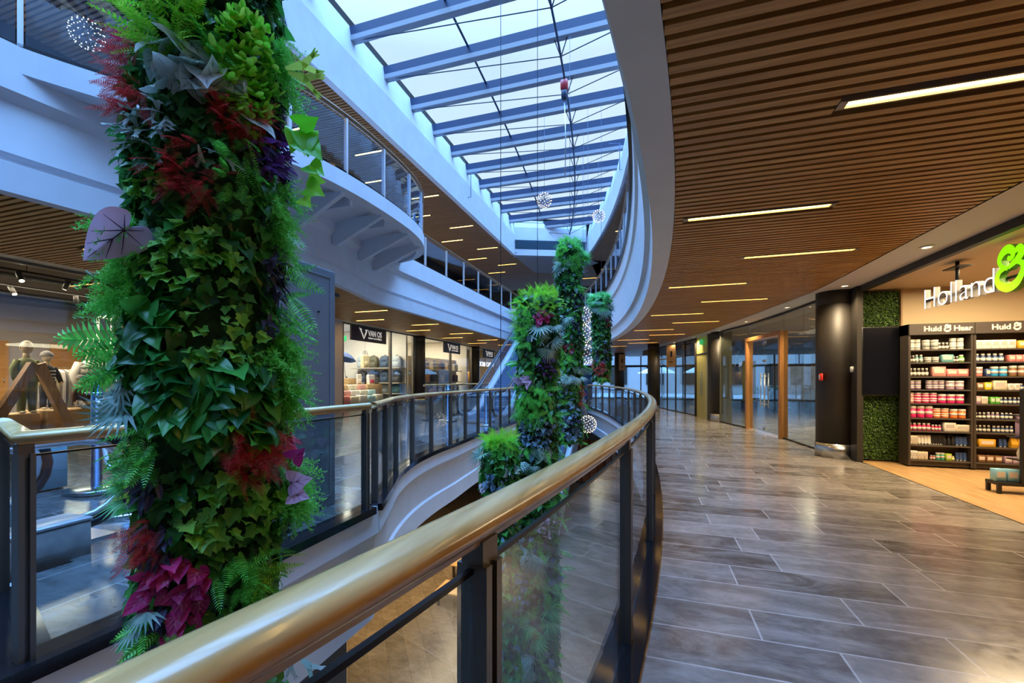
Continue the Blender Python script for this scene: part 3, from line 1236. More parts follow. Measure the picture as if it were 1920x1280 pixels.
rope_post(-6.5, 3.5, 1.36, 'chrome rope post with round base standing behind the escalator newel, farther from the cabinet')
rope_post(-5.4, 3.18, 1.30, 'chrome rope post close to the black newel ring and the big plant column')
rope_post(-6.35, 13.0, 1.2, 'blue rope post at the foot of the rising escalator, on the shop side')
rope_post(-4.82, 12.6, 1.2, 'blue rope post at the foot of the rising escalator, on the void side')


def rope(a, b, sag, label, r=.022):
    pts = []
    for i in range(25):
        s = i / 24
        pts.append(tuple(a[k] + (b[k] - a[k]) * s for k in range(2)) + (a[2] + (b[2] - a[2]) * s - sag * 4 * s * (1 - s),))
    m = MB()
    rs = [r * (1 + .18 * (i % 2)) for i in range(len(pts) * 3 - 2)]
    pp = []
    for i in range(len(pts) - 1):
        for k in range(3):
            pp.append(tuple(pts[i][j] + (pts[i + 1][j] - pts[i][j]) * k / 3 for j in range(3)))
    pp.append(pts[-1])
    m.tube(pp, rs, 8)
    tag(m.build('barrier_rope', M_rope, None, 0, True), label, 'rope')


rope((-6.385, 3.465, 1.20), (-5.515, 3.215, 1.16), .78, 'white twisted rope hanging between the two chrome posts by the newel')
# pale blue display cube
t = thing('display_cube', 'pale blue display cube on the floor behind the corner post', 'display cube', (-7.15, 3.1, zf(-7.15)))
z = zf(-7.15)
MB().rbox(-7.45, -6.85, 2.85, 3.4, z, z + .68, .01).build('body', mat('pale_blue_card', (.30, .58, .68), .5), t)
m = MB()
for s_ in (.2, .4):
    m.box(-6.849, -6.846, 2.87, 3.38, z + s_ * 1.1, z + s_ * 1.1 + .006)
m.build('seam', mat('pale_blue_seam', (.22, .46, .56), .5), t)

tag(MB().lathe([(.001, 0), (.26, 0), (.26, .004), (.001, .004)], (-7.7, 3.25, zf(-7.44) + .012), 28).build('floor_sticker', mat('sticker_blue', (.02, .22, .75), .4), None, 0, True), 'round blue sticker on the stone floor by the corner post', 'floor sticker')

for i, (p, q, lab) in enumerate([(1.05, 20.2, 'orange hanging sign with a dark mark before the far entrance doors'), (-1.4, 26.8, 'pale orange hanging sign deep beyond the end of the void')]):
    t = thing('hanging_sign', lab, 'hanging sign', (p, q, 2.0))
    MB().box(p - .19, p + .19, q - .012, q + .012, 2.0, 2.98).build('panel', mat('sign_apricot', (.62, .36, .16), .5), t)
    m = MB()
    m.box(p - .03, p + .05, q - .016, q - .012, 2.45, 2.7)
    m.box(p - .08, p + .08, q - .016, q - .012, 2.2, 2.24)
    m.build('mark', M_dark, t)
    m = MB()
    m.tube([(p - .15, q, 2.98), (p - .15, q, 3.12)], .005, 5)
    m.tube([(p + .15, q, 2.98), (p + .15, q, 3.12)], .005, 5)
    m.build('hanger', M_steel, t)
# ------------------------------------------------------------------ lettering
def text_mesh(txt, size, ext=.01, bold=0.0, align='LEFT', sx=1.0):
    c = bpy.data.curves.new('lettering', 'FONT')
    c.body = txt
    c.size = size
    c.extrude = ext
    c.offset = bold
    c.align_x = align
    o = bpy.data.objects.new('lettering', c)
    COL.objects.link(o)
    dg = bpy.context.evaluated_depsgraph_get()
    me = bpy.data.meshes.new_from_object(o.evaluated_get(dg))
    bpy.data.objects.remove(o)
    vs = np.array([v.co[:] for v in me.vertices])
    vs[:, 0] *= sx
    fs = [tuple(p.vertices) for p in me.polygons]
    bpy.data.meshes.remove(me)
    return vs, fs


def put(vs, org, ex, ey, ez):
    ex, ey, ez = [np.array(a, float) for a in (ex, ey, ez)]
    return np.array(org, float) + vs[:, :1] * ex + vs[:, 1:2] * ey + vs[:, 2:3] * ez


ORD = ['first', 'second', 'third', 'fourth', 'fifth', 'sixth', 'seventh', 'eighth', 'ninth', 'tenth', 'eleventh', 'twelfth', 'thirteenth', 'fourteenth',
       'fifteenth', 'sixteenth', 'seventeenth', 'eighteenth', 'nineteenth', 'twentieth', 'twenty-first', 'twenty-second', 'twenty-third', 'twenty-fourth', 'twenty-fifth']

# ------------------------------------------------------------------ remedy shop on the walkway
M_shopwall = mat('shop_beige', (.66, .52, .33), .55)
struct(MB().box(3.80, 14, 9.2, 9.36, 0, 3.30).build('wall_shop', M_shopwall))
struct(MB().box(3.74, 11, QB, 9.2, 3.03, 3.09).build('ceiling_shop', mat('shop_ceiling', (.62, .47, .30), .6)))
struct(MB().box(10, 10.2, QB, 9.2, 0, 3.1).build('wall_shop_back', M_shopwall))
m = MB()
m.box(3.57, 3.65, QB, 9.2, 2.99, 3.088)
m.box(3.68, 3.72, QB, 9.2, 3.02, 3.088)
m.box(3.53, 3.62, 8.96, 9.2, 0, 3.088)
struct(m.build('trim_14', M_dark))

# hedge panel
t = thing('hedge_panel', 'green artificial hedge panel on the wall behind the black screen', 'hedge wall', (3.92, 9.15, 0.03))
MB().box(3.63, 4.20, 9.13, 9.195, .03, 3.0).build('backing', mat('hedge_backing', (.012, .03, .008), .9), t)
MB().box(4.20, 4.225, 9.05, 9.198, .03, 3.0).build('edge_strip', mat('tan_edge', (.35, .22, .11), .6), t)
n = 5200
pos = np.stack([rng.uniform(3.64, 4.19, n), 9.115 + rng.uniform(-.035, .012, n), rng.uniform(.04, 2.99, n)], 1)
v = []
f = []
for i, p in enumerate(pos):
    a, b = rng.uniform(0, 2 * PI), rng.uniform(-.7, .7)
    s_ = rng.uniform(.010, .018)
    d = np.array((math.cos(a), math.sin(b) * .6 - .3, math.sin(a))) * s_
    e = np.array((-math.sin(a), rng.uniform(-.5, .5), math.cos(a))) * s_ * .6
    v += [p - d, p + e, p + d, p - e]
    f.append((4 * i, 4 * i + 1, 4 * i + 2, 4 * i + 3))
MB().add(v, f).build('leaves', leafmat('hedge_leaf', (.03, .10, .012), (.16, .32, .05)), t)

# portrait screen
t = thing('screen', 'large black portrait screen mounted on the hedge wall', 'screen', (3.93, 8.98, 1.17))
MB().rbox(3.60, 4.13, 8.95, 9.0, 1.17, 2.36, .008).build('frame', M_black, t)
MB().box(3.612, 4.118, 8.945, 8.951, 1.185, 2.345).build('display', mat('screen_glass', (.006, .007, .012), .12), t)
MB().box(3.8, 4.05, 9.0, 9.07, 1.5, 2.0).build('wall_mount', M_black, t)

# illuminated sign
M_sign = mat('sign_white_face', (.9, .95, 1), .5, em=(.88, .95, 1.0), es=.9)
M_signg = mat('sign_green_face', (.3, .9, .02), .5, em=(.26, 1.0, .0), es=.6)
M_side = mat('sign_return', (.24, .24, .25), .4, .3)
t = thing('shop_sign', 'illuminated white and green letter sign hanging in the open shopfront', 'sign', (3.98, 6.9, 2.45))
vs, fs = text_mesh('Holland', .425, .03, -.007)
wd = vs[:, 0].max()
k = 1.36 / wd
vs[:, 0] *= k
face = [0 if np.mean(vs[list(f_)][:, 2]) > .028 else 1 for f_ in fs]
V = put(vs, (3.93, 7.84, 2.475), (0, -1, 0), (0, 0, 1), (-1, 0, 0))
MB().add(V, fs, face).build('white_lettering', [M_sign, M_side], t)


def amp_strokes():
    """ampersand whose lower bowl is a heart: three strokes in a unit box"""
    raw = [[(1600, 262), (1632, 292), (1662, 250), (1650, 190), (1600, 160), (1540, 190), (1500, 270), (1525, 350), (1600, 402)],
           [(1606, 396), (1560, 392), (1500, 425), (1474, 510), (1510, 590), (1608, 642), (1710, 600), (1772, 480), (1765, 390), (1700, 348), (1640, 372)],
           [(1612, 400), (1650, 368), (1720, 318), (1762, 250), (1745, 195), (1708, 200), (1712, 238)]]
    return [catmull([((x - 1455) / 335., (660 - y) / 520.) for x, y in r], 5) for r in raw]


def amp_mesh(w_, depth):
    V, Fc, Mi = [], [], []
    for k, st in enumerate(amp_strokes()):
        v, f, mi = ribbon(st, (lambda s_: w_ * (.62 + .75 * math.sin(PI * s_) ** 2)), depth)
        v = v + (0, 0, depth * .04 * k)
        b = sum(len(a) for a in V)
        V.append(v)
        Fc += [tuple(i + b for i in q) for q in f]
        Mi += mi
    return np.concatenate(V), Fc, Mi


def ribbon(path2, wfun, depth):
    v = []
    f = []
    P = [np.array(p) for p in path2]
    for i, p in enumerate(P):
        d = P[min(i + 1, len(P) - 1)] - P[max(i - 1, 0)]
        d = d / (np.linalg.norm(d) + 1e-9)
        nn = np.array((-d[1], d[0])) * wfun(i / (len(P) - 1)) / 2
        for s_, z in ((1, depth), (-1, depth), (-1, -depth), (1, -depth)):
            v.append((*(p + nn * s_), z))
    mi = []
    for i in range(len(P) - 1):
        for k_ in range(4):
            l = (k_ + 1) % 4
            f.append((i * 4 + k_, i * 4 + l, i * 4 + 4 + l, i * 4 + 4 + k_))
            mi.append(0 if k_ == 0 else 1)
    return np.array(v), f, mi


av, af, am = amp_mesh(.155, .08)
av[:, 0] *= .40
av[:, 1] *= .47
av[:, 2] *= .42
V = put(av, (3.93, 6.455, 2.47), (0, -1, 0), (0, 0, 1), (-1, 0, 0))
MB().add(V, af, am).build('green_ampersand', [M_signg, mat('green_return', (.10, .30, .02), .5)], t)['label'] = 'green heart shaped ampersand'
m = MB()
m.tube([(3.98, 7.25, 2.72), (3.98, 7.25, 3.03)], .022, 8)
m.box(3.9, 4.06, 7.1, 7.4, 2.94, 2.955)
m.box(3.965, 3.985, 6.2, 7.84, 2.60, 2.63)
m.build('bracket', M_black, t)

# product racks
PC = {'white': (.78, .76, .70), 'grey': (.42, .44, .42), 'teal': (.14, .36, .38), 'dark': (.05, .035, .03), 'pink': (.72, .02, .16), 'rose': (.70, .22, .22), 'salmon': (.68, .30, .26),
      'orange': (.80, .20, .03), 'purple': (.22, .14, .26), 'cream': (.72, .64, .48), 'green': (.10, .42, .05), 'lime': (.38, .58, .04), 'blue': (.03, .30, .62), 'brown': (.22, .11, .05),
      'yellow': (.78, .62, .03), 'amber': (.72, .38, .03), 'black': (.02, .02, .022), 'mint': (.05, .38, .24), 'navy': (.04, .08, .22), 'skyblue': (.25, .55, .75), 'mauve': (.45, .30, .42)}
M_lid = mat('white_lid', (.80, .79, .74), .4)
M_tagw = mat('price_tag_white', (.75, .72, .62), .5)
M_tagr = mat('price_tag_red', (.72, .06, .03), .5)
M_tagb = mat('promo_tag_blue', (.20, .16, .62), .5)
M_rack = mat('rack_dark_brown', (.045, .035, .028), .45)
M_shelf = mat('rack_shelf', (.10, .085, .075), .4, .3)
PROTO = {}
n_products = [0]


def product(kind, colr, x, y, z, label, group, w=.09, h=.1):
    key = (kind, colr, round(w, 3), round(h, 3))
    n_products[0] += 1
    if key in PROTO:
        return dup(PROTO[key], (x, y, z), rng.uniform(-.15, .15) if kind != 'box' else rng.uniform(-.05, .05), label, group=group)
    nm = {'tub': 'tub', 'jar': 'pill_jar', 'box': 'carton', 'tube': 'cream_tube', 'bottle': 'bottle', 'bag': 'pouch'}[kind]
    t = thing(nm, label, {'tub': 'tub', 'jar': 'jar', 'box': 'box', 'tube': 'tube', 'bottle': 'bottle', 'bag': 'pouch'}[kind], (x, y, z), group)
    c = mat('pack_' + colr, PC[colr], .4)
    r = w / 2 - .003
    if kind == 'tub':
        b = MB().lathe([(r * .94, 0), (r, .006), (r, h * .76)], n=16)
        b.lathe([(r * 1.004, h * .28), (r * 1.004, h * .55)], n=16, mi=1)
        b = b.build('body', [c, mat('pack_label', (.70, .55, .52), .5) if colr not in ('white', 'grey') else mat('pack_label_grey', (.30, .32, .32), .5)])
        l = MB().lathe([(r * 1.04, h * .76), (r * 1.04, h * .98), (r * .97, h)], n=16).build('lid', M_lid)
    elif kind == 'jar':
        b = MB().lathe([(r * .9, 0), (r, .006), (r, h * .66), (r * .62, h * .76), (r * .62, h * .8)], n=14)
        b.lathe([(r * 1.006, h * .12), (r * 1.006, h * .5)], n=14, mi=1)
        b = b.build('body', [c, M_tagw])
        l = MB().lathe([(r * .72, h * .78), (r * .72, h), (r * .6, h)], n=14).build('cap', M_lid if colr not in ('black',) else M_black)
    elif kind == 'box':
        b = MB()
        b.rbox(-w / 2 + .002, w / 2 - .002, -.05, .05, 0, h, .002)
        b.box(-w * .36, w * .36, -.0505, -.0503, h * .35, h * .8, 1)
        b = b.build('body', [c, mat('carton_print', (.62, .56, .50), .5) if colr not in ('white', 'cream') else mat('carton_print_grey', (.45, .42, .40), .5)])
        l = None
    elif kind == 'tube':
        b = MB().add([(-r, -r * .9, .02), (r, -r * .9, .02), (r, r * .9, .02), (-r, r * .9, .02), (-r, -.003, h), (r, -.003, h), (r, .003, h), (-r, .003, h)],
                     [(0, 3, 2, 1), (4, 5, 6, 7), (0, 1, 5, 4), (1, 2, 6, 5), (2, 3, 7, 6), (3, 0, 4, 7)])
        b = b.build('body', c)
        l = MB().lathe([(r * .8, 0), (r * .8, .02)], n=12).build('cap', M_lid)
    elif kind == 'bottle':
        b = MB().lathe([(r * .9, 0), (r, .006), (r, h * .6), (r * .4, h * .78), (r * .4, h * .82)], n=14).build('body', c)
        l = MB().lathe([(r * .5, h * .8), (r * .5, h)], n=12).build('cap', M_black)
    else:
        b = MB().add([(-r, -.03, 0), (r, -.03, 0), (r, .03, 0), (-r, .03, 0), (-r * .9, -.004, h), (r * .9, -.004, h), (r * .9, .004, h), (-r * .9, .004, h), (-r, -.045, h * .35), (r, -.045, h * .35), (r, .045, h * .35), (-r, .045, h * .35)],
                     [(0, 3, 2, 1), (4, 5, 6, 7), (0, 1, 9, 8), (8, 9, 5, 4), (1, 2, 10, 9), (9, 10, 6, 5), (2, 3, 11, 10), (10, 11, 7, 6), (3, 0, 8, 11), (11, 8, 4, 7)]).build('body', c)
        l = None
    b.parent = t
    if l:
        l.parent = t
    PROTO[key] = t
    return t


SHZ = [1.94, 1.73, 1.50, 1.285, 1.06, .82, .605, .375, .13]


def rack(p0, w, name_word, rows):
    q0, q1 = 8.70, 8.99
    t = thing('product_rack', f'dark tall product rack of nine shelves, {name_word}', 'shelf rack', (p0 + w / 2, 8.9, .0))
    MB().box(p0, p0 + .03, q0, q1, .03, 2.36).build('side_panel', M_rack, t)
    MB().box(p0 + w - .03, p0 + w, q0, q1, .03, 2.36).build('side_panel', M_rack, t)
    MB().box(p0 + .03, p0 + w - .03, q1 - .02, q1, .03, 2.36).build('back_panel', mat('rack_back', (.20, .15, .10), .5), t)
    h = MB().box(p0, p0 + w, q0 - .03, q1 - .021, 2.18, 2.36).build('header', mat('header_brown', (.05, .04, .035), .5), t)
    vs, fs = text_mesh('Huid', .115, .003, .003)
    V1 = put(vs, (p0 + w * .22, q0 - .032, 2.235), (1.05, 0, 0), (0, 0, 1), (0, -1, 0))
    m = MB().add(V1, fs)
    x1 = V1[:, 0].max() + .035
    av, af, am = amp_mesh(.2, .006)
    m.add(put(av, (x1, q0 - .032, 2.225), (.085, 0, 0), (0, 0, .105), (0, -.5, 0)), af)
    vs, fs = text_mesh('Haar', .115, .003, .003)
    m.add(put(vs, (x1 + .12, q0 - .032, 2.235), (1.05, 0, 0), (0, 0, 1), (0, -1, 0)), fs)
    m.build('header_lettering', mat('header_letters', (.80, .66, .46), .5, em=(.8, .62, .40), es=.25), t)
    MB().box(p0 + .03, p0 + w - .03, q0 + .04, q1 - .02, .03, .10).build('plinth', M_rack, t)
    for i, z in enumerate(SHZ):
        s_ = MB().box(p0 + .032, p0 + w - .032, q0 + .0, q1 - .022, z - .022, z - .002).build('shelf', M_shelf, t)
        MB().box(p0 + .03, p0 + w - .03, q0 - .014, q0, z - .045, z + .0).build('price_strip', mat('strip_grey', (.30, .28, .27), .4), s_)
        m = MB()
        x = p0 + .06
        while x < p0 + w - .12:
            wt = rng.uniform(.045, .06)
            m.box(x, x + wt, q0 - .02, q0 - .0145, z - .050, z - .012, 0)
            if rng.random() < .45:
                m.box(x, x + wt, q0 - .022, q0 - .0205, z - .056, z - .034, 1)
            x += rng.uniform(.09, .15)
        if i in (0, 3):
            m.box(p0 + w * .74, p0 + w * .90, q0 - .03, q0 - .022, z - .06, z + .012, 2)
        m.build('price_tags', [M_tagw, M_tagr, M_tagb], s_)
        cnt = 0
        for (kind, colr, xz, n_, dx, pw, ph, stk) in rows[i]:
            for j in range(n_):
                cnt += 1
                x = p0 + .035 + (w - .07) * (xz + dx * j) / 420.
                for s2 in range(stk):
                    what = {'tub': 'lidded tub', 'jar': 'capped jar', 'box': 'carton', 'tube': 'tube', 'bottle': 'bottle', 'bag': 'pouch'}[kind]
                    pre = '' if stk == 1 else ('lower ' if s2 == 0 else 'upper ')
                    lab = f'{pre}{colr} {what}, {ORD[cnt-1]} on the {ORD[i]} shelf of the {"header rack by the screen" if p0 < 4.5 else "second header rack"}'
                    product(kind, colr, x, q0 + .085, z + s2 * (ph * 1.18 + .001), lab, f'{ORD[i]} shelf of the {"first" if p0 < 4.5 else "second"} rack', pw, ph * 1.18)
    return t


RACK1 = [
    [('tub', 'white', 22, 1, 0, .085, .072, 2), ('tub', 'white', 66, 1, 0, .085, .072, 2), ('tub', 'grey', 128, 2, 62, .105, .135, 1), ('jar', 'dark', 226, 3, 27, .05, .095, 1), ('tub', 'white', 320, 2, 52, .088, .075, 2)],
    [('jar', 'dark', 12, 2, 25, .048, .10, 1), ('jar', 'teal', 62, 2, 32, .055, .11, 1), ('tub', 'grey', 142, 2, 55, .095, .075, 1), ('box', 'teal', 272, 1, 0, .155, .105, 1), ('jar', 'dark', 330, 2, 22, .042, .08, 1), ('jar', 'green', 380, 1, 0, .08, .10, 1)],
    [('jar', 'dark', 18, 5, 29, .055, .115, 1), ('box', 'salmon', 212, 1, 0, .18, .135, 1), ('box', 'rose', 305, 2, 75, .145, .10, 1)],
    [('tub', 'purple', 22, 2, 48, .085, .062, 2), ('tub', 'purple', 150, 3, 44, .085, .062, 2), ('tub', 'mauve', 300, 2, 66, .115, .12, 1)],
    [('tub', 'rose', 18, 1, 0, .085, .072, 2), ('tub', 'pink', 68, 3, 56, .10, .072, 2), ('tub', 'pink', 243, 3, 63, .108, .125, 1)],
    [('tub', 'pink', 30, 3, 60, .104, .165, 1), ('tub', 'orange', 206, 2, 58, .10, .066, 2), ('tub', 'orange', 326, 2, 58, .10, .125, 1)],
    [('jar', 'pink', 12, 5, 34, .062, .105, 1), ('jar', 'pink', 180, 3, 24, .046, .085, 1), ('box', 'white', 290, 1, 0, .155, .12, 1), ('box', 'cream', 378, 1, 0, .19, .095, 1)],
    [('box', 'cream', 8, 3, 20, .038, .125, 1), ('tube', 'white', 80, 4, 24, .045, .13, 1), ('tube', 'black', 168, 6, 17, .034, .13, 1), ('bottle', 'black', 262, 3, 30, .056, .135, 1), ('tube', 'navy', 350, 3, 28, .05, .125, 1)],
    [('box', 'white', 8, 3, 20, .038, .12, 1), ('box', 'cream', 72, 3, 24, .045, .11, 1), ('jar', 'rose', 168, 2, 20, .038, .06, 1), ('tub', 'mint', 216, 2, 32, .06, .10, 1), ('box', 'lime', 282, 1, 0, .075, .095, 1), ('jar', 'yellow', 322, 1, 0, .05, .06, 1), ('tube', 'navy', 352, 3, 26, .046, .115, 1)],
]
RACK2 = [
    [('box', 'white', 30, 5, 50, .098, .115, 1), ('box', 'amber', 300, 2, 62, .125, .10, 1)],
    [('jar', 'navy', 24, 5, 38, .07, .11, 1), ('box', 'rose', 232, 3, 42, .08, .09, 1), ('box', 'salmon', 370, 1, 0, .08, .09, 1)],
    [('tub', 'rose', 30, 1, 0, .115, .125, 1), ('box', 'navy', 84, 1, 0, .06, .10, 1), ('tub', 'blue', 132, 2, 56, .10, .13, 1), ('tub', 'brown', 246, 2, 56, .10, .14, 1), ('tub', 'blue', 350, 1, 0, .10, .14, 1)],
    [('box', 'brown', 34, 1, 0, .085, .095, 1), ('box', 'yellow', 84, 1, 0, .085, .10, 1), ('box', 'cream', 158, 1, 0, .165, .125, 1), ('box', 'white', 226, 2, 36, .066, .085, 1), ('jar', 'navy', 300, 4, 24, .045, .085, 1)],
    [('box', 'mauve', 22, 1, 0, .06, .105, 1), ('box', 'cream', 62, 1, 0, .08, .10, 1), ('box', 'green', 112, 2, 32, .06, .095, 1), ('jar', 'navy', 176, 5, 28, .05, .09, 1)],
    [('jar', 'dark', 18, 3, 26, .048, .085, 1), ('jar', 'purple', 98, 3, 28, .05, .09, 1), ('jar', 'navy', 184, 3, 26, .048, .085, 1), ('box', 'mauve', 290, 2, 44, .08, .07, 1)],
    [('jar', 'dark', 18, 4, 27, .048, .095, 1), ('jar', 'navy', 132, 5, 27, .048, .09, 1), ('box', 'mauve', 290, 3, 34, .06, .13, 1)],
    [('box', 'amber', 78, 1, 0, .21, .105, 1), ('tube', 'navy', 172, 2, 26, .046, .11, 1), ('bag', 'amber', 250, 3, 44, .085, .14, 1)],
    [('box', 'brown', 44, 3, 52, .095, .095, 1), ('box', 'mauve', 210, 3, 50, .09, .09, 1)],
]
rack(4.138, .84, 'nearest the black screen', RACK1)
rack(4.985, .90, 'next one along from the screen', RACK2)

# low gondola at the picture edge
t = thing('gondola_rack', 'black steel gondola rack on low feet at the wood floor edge', 'display rack', (4.85, 7.15, 0))
MB().box(4.24, 5.5, 6.98, 7.2, .11, .15).build('base_tray', M_black, t)
for (x, y) in ((4.26, 7.0), (4.26, 7.18), (5.48, 7.0), (5.48, 7.18)):
    MB().box(x - .018, x + .018, y - .018, y + .018, 0, .11).build('foot', M_black, t)
for (x, y) in ((4.475, 6.97), (5.46, 6.97)):
    MB().box(x - .025, x + .025, y - .02, y + .02, .15, 1.32).build('upright', M_black, t)
for z in (.44, .72, 1.0):
    s_ = MB().box(4.45, 5.5, 7.0, 7.2, z - .015, z).build('shelf', M_black, t)
    MB().box(4.51, 5.42, 6.985, 6.999, z - .03, z + .01).build('price_strip', M_shelf, s_)
for k in range(3):
    product('box', 'skyblue', 4.305 + .122 * k, 7.09, .151, f'pale blue carton on the low black tray, {ORD[k]} from its open end', 'blue cartons on the low tray', .112, .155)
for k in range(3):
    product('bag', ['cream', 'amber', 'amber'][k], 4.58 + .16 * k, 7.10, .441, f'{["cream","amber","amber"][k]} pouch on the lowest gondola shelf, {ORD[k]} from its open end', 'pouches on the gondola', .13, .19)
for k in range(4):
    product('box', 'mauve', 4.54 + .09 * k, 7.09, .721, f'mauve carton on the middle gondola shelf, {ORD[k]} from its open end', 'cartons on the gondola', .08, .19)

# ------------------------------------------------------------------ glass fronts along the walkway
def glass_front(nm, q0, q1, zt=3.09, n=2, transom=None, frame=None, mglass=None, lo=0.0):
    qs = frange(q0, q1, (q1 - q0) / n)
    m = MB()
    m.sweep([(S(q), q) for q in frange(q0, q1, .5)], [(-.02, 0), (.02, 0), (.02, .035), (-.02, .035)])
    m.sweep([(S(q), q) for q in frange(q0, q1, .5)], [(-.02, zt - .05), (.02, zt - .05), (.02, zt), (-.02, zt)])
    if transom:
        m.sweep([(S(q), q) for q in frange(q0, q1, .5)], [(-.02, transom), (.02, transom), (.02, transom + .05), (-.02, transom + .05)])
    for q in (qs if frame else []):
        m.box(S(q) - .03, S(q) + .03, q - frame, q + frame, 0, zt)
    o = struct(m.build(nm, M_dark))
    for a, b in zip(qs[:-1], qs[1:]):
        pth = [(S(q), q) for q in frange(a + .006, b - .006, .4)]
        MB().sweep(pth, [(-.006, .03), (.006, .03), (.006, zt - .045), (-.006, zt - .045)]).build('glass_pane', mglass or M_dglass, o)
    return o


glass_front('window_3', 9.85, 11.93)
glass_front('window_4', 14.12, 15.95, n=1)
# wooden portal with glass double door
A_, B_ = np.array((S(11.93), 11.93)), np.array((S(14.12), 14.12))
dA = (B_ - A_) / np.linalg.norm(B_ - A_)
LA = float(np.linalg.norm(B_ - A_))
nA = np.array((-dA[1], dA[0]))
door = struct(MB().bar((*A_, 3.06), (*B_, 3.06), .05, .05).build('door_1', M_dark))
M_portal = wood('orange_oak_portal', (.34, .14, .035), (.50, .24, .075), (20, 20, 2), .4)
m = MB()
for s_ in (.05, LA - .05):
    c = A_ + dA * s_
    m.obox((*c, 1.28), (*(dA * .05), 0), (*(nA * .09), 0), (0, 0, 1.28))
c = A_ + dA * LA / 2
m.obox((*c, 2.60), (*(dA * LA / 2), 0), (*(nA * .09), 0), (0, 0, .05))
m.build('portal_frame', M_portal, door)
for s0, s1 in ((.115, LA / 2 - .01), (LA / 2 + .01, LA - .115)):
    lf = MB().bar((*(A_ + dA * s0), 1.28), (*(A_ + dA * s1), 1.28), .012, 2.46).build('door_leaf', M_dglass, door)
    hs = s1 - .10 if s0 < 1 else s0 + .10
    hp = A_ + dA * hs + nA * .05
    m = MB()
    for side in (1, -1):
        hp = A_ + dA * hs + nA * .05 * side
        m.tube([(*hp, .70), (*hp, 1.62)], .014, 8)
    for z in (.78, 1.54):
        m.tube([(*(A_ + dA * hs + nA * .05), z), (*(A_ + dA * hs - nA * .05), z)], .008, 6)
    m.build('door_handle', M_steel, lf)
    m = MB()
    for z in (.12, 1.95, 2.45):
        m.obox((*(A_ + dA * (s1 - .04 if s0 < 1 else s0 + .04)), z), (*(dA * .04), 0), (*(nA * .014), 0), (0, 0, .035))
    m.build('patch_fitting', M_steel, lf)
m = MB()
m.bar((*A_, 2.86), (*B_, 2.86), .012, .40)
m.build('overlight', M_dglass, door)
# pier beside the column, yellow glass panel, entrance doors
m = MB()
m.box(S(16.0) - .02, S(16.0) + .35, 15.95, 16.05, 0, 3.09)
m.box(S(17.1) - .06, S(17.1) + .06, 16.7, 17.0, 0, 3.09)
struct(m.build('trim_15', mat('olive_pier', (.10, .10, .075), .5)))
M_yg = mat('yellow_frosted', (.58, .55, .17), .25)
d2 = struct(MB().bar((S(17.0), 17.0, 1.2), (S(18.25), 18.25, 1.2), .03, 2.4).build('door_2', M_yg))
MB().bar((S(17.0), 17.0, 2.76), (S(18.25), 18.25, 2.76), .03, .62).build('overpanel', M_yg, d2)
m = MB()
for ddx in (0, .12):
    q = 17.62 + ddx
    m.tube([(S(q) - .07, q, .85), (S(q) - .07, q, 1.75)], .014, 8)
    for z in (.95, 1.65):
        m.tube([(S(q) - .07, q, z), (S(q), q, z)], .009, 6)
m.build('door_handle', M_steel, d2)
MB().bar((S(17.02), 17.0, 2.42), (S(18.25), 18.25, 2.42), .05, .04).build('door_transom', M_chan, d2)
MB().box(S(18.3) - .07, S(18.3) + .07, 18.24, 18.38, 0, 3.09).build('door_jamb', M_dark, d2)
glass_front('door_3', 18.4, 24.0, n=5, frame=.035, transom=2.42, mglass=M_dglass)
t = thing('exit_sign', 'green running man exit sign above the yellow glass panel', 'exit sign', (S(17.6) - .12, 17.55, 2.72))
M_green = mat('exit_green', (.02, .38, .12), .5, em=(.05, .75, .25), es=.25)
MB().bar((S(17.45) - .1, 17.4, 2.86), (S(17.8) - .1, 17.75, 2.86), .02, .2).build('panel', M_green, t)
m = MB()
c = np.array((S(17.6) - .116, 17.575, 2.86))
m.ell(tuple(c + (0, .0, .055)), .004, .02, .02, 8, 6)
m.bar(tuple(c + (-.004, -.02, .03)), tuple(c + (-.004, .01, -.02)), .02, .03)
m.bar(tuple(c + (-.004, .01, -.02)), tuple(c + (-.004, .05, -.07)), .012, .018)
m.bar(tuple(c + (-.004, .01, -.02)), tuple(c + (-.004, -.03, -.07)), .012, .018)
m.bar(tuple(c + (-.004, -.09, 0)), tuple(c + (-.004, -.05, 0)), .01, .014)
m.build('pictogram', M_white, t)

struct(MB().box(2.0, 14, 9.36, 33, 3.13, 3.3).build('ceiling_hall', mat('hall_ceiling', (.30, .25, .20), .7)))
# far glass facades with the street outside
m = MB()
for p in frange(-9, 14, 1.45):
    m.box(p - .04, p + .04, 32.7, 32.85, 0, 3.2)
m.box(-9, 14, 32.7, 32.85, 2.35, 2.5)
m.box(-9, 14, 32.7, 32.85, 0, .08)
for p in frange(-9, 14, 2.9):
    m.box(p - .04, p + .04, 32.7, 32.85, 5, 7.2)
o = struct(m.build('window_5', M_dark))
MB().box(-9, 14, 32.76, 32.78, .05, 3.18).build('glass_pane', M_sglass, o)
MB().box(-18, 14, 32.76, 32.78, 5.0, 7.2).build('glass_pane', M_sglass, o)
m = MB()
for q in frange(12, 33, 1.5):
    m.box(13.9, 14.05, q - .05, q + .05, 0, 3.1)
m.box(13.9, 14.05, 12, 33, 2.35, 2.5)
o = struct(m.build('window_6', M_dark))
MB().box(13.96, 13.98, 12, 33, .05, 3.1).build('glass_pane', M_sglass, o)
brick = tiles('pale_brick', (.42, .44, .50), (.55, .56, .62), (.6, .62, .66), .22, .075, .008, .8, offset=.5, vein=.1)
struct(MB().box(-25, 40, 33.5, 60, -.12, -.02).build('street', mat('street_paving', (.34, .35, .38), .6, var=.1)))
struct(MB().box(14.1, 40, 9, 33.5, -.12, -.02).build('street_side', mat('street_paving', (.34, .35, .38))))
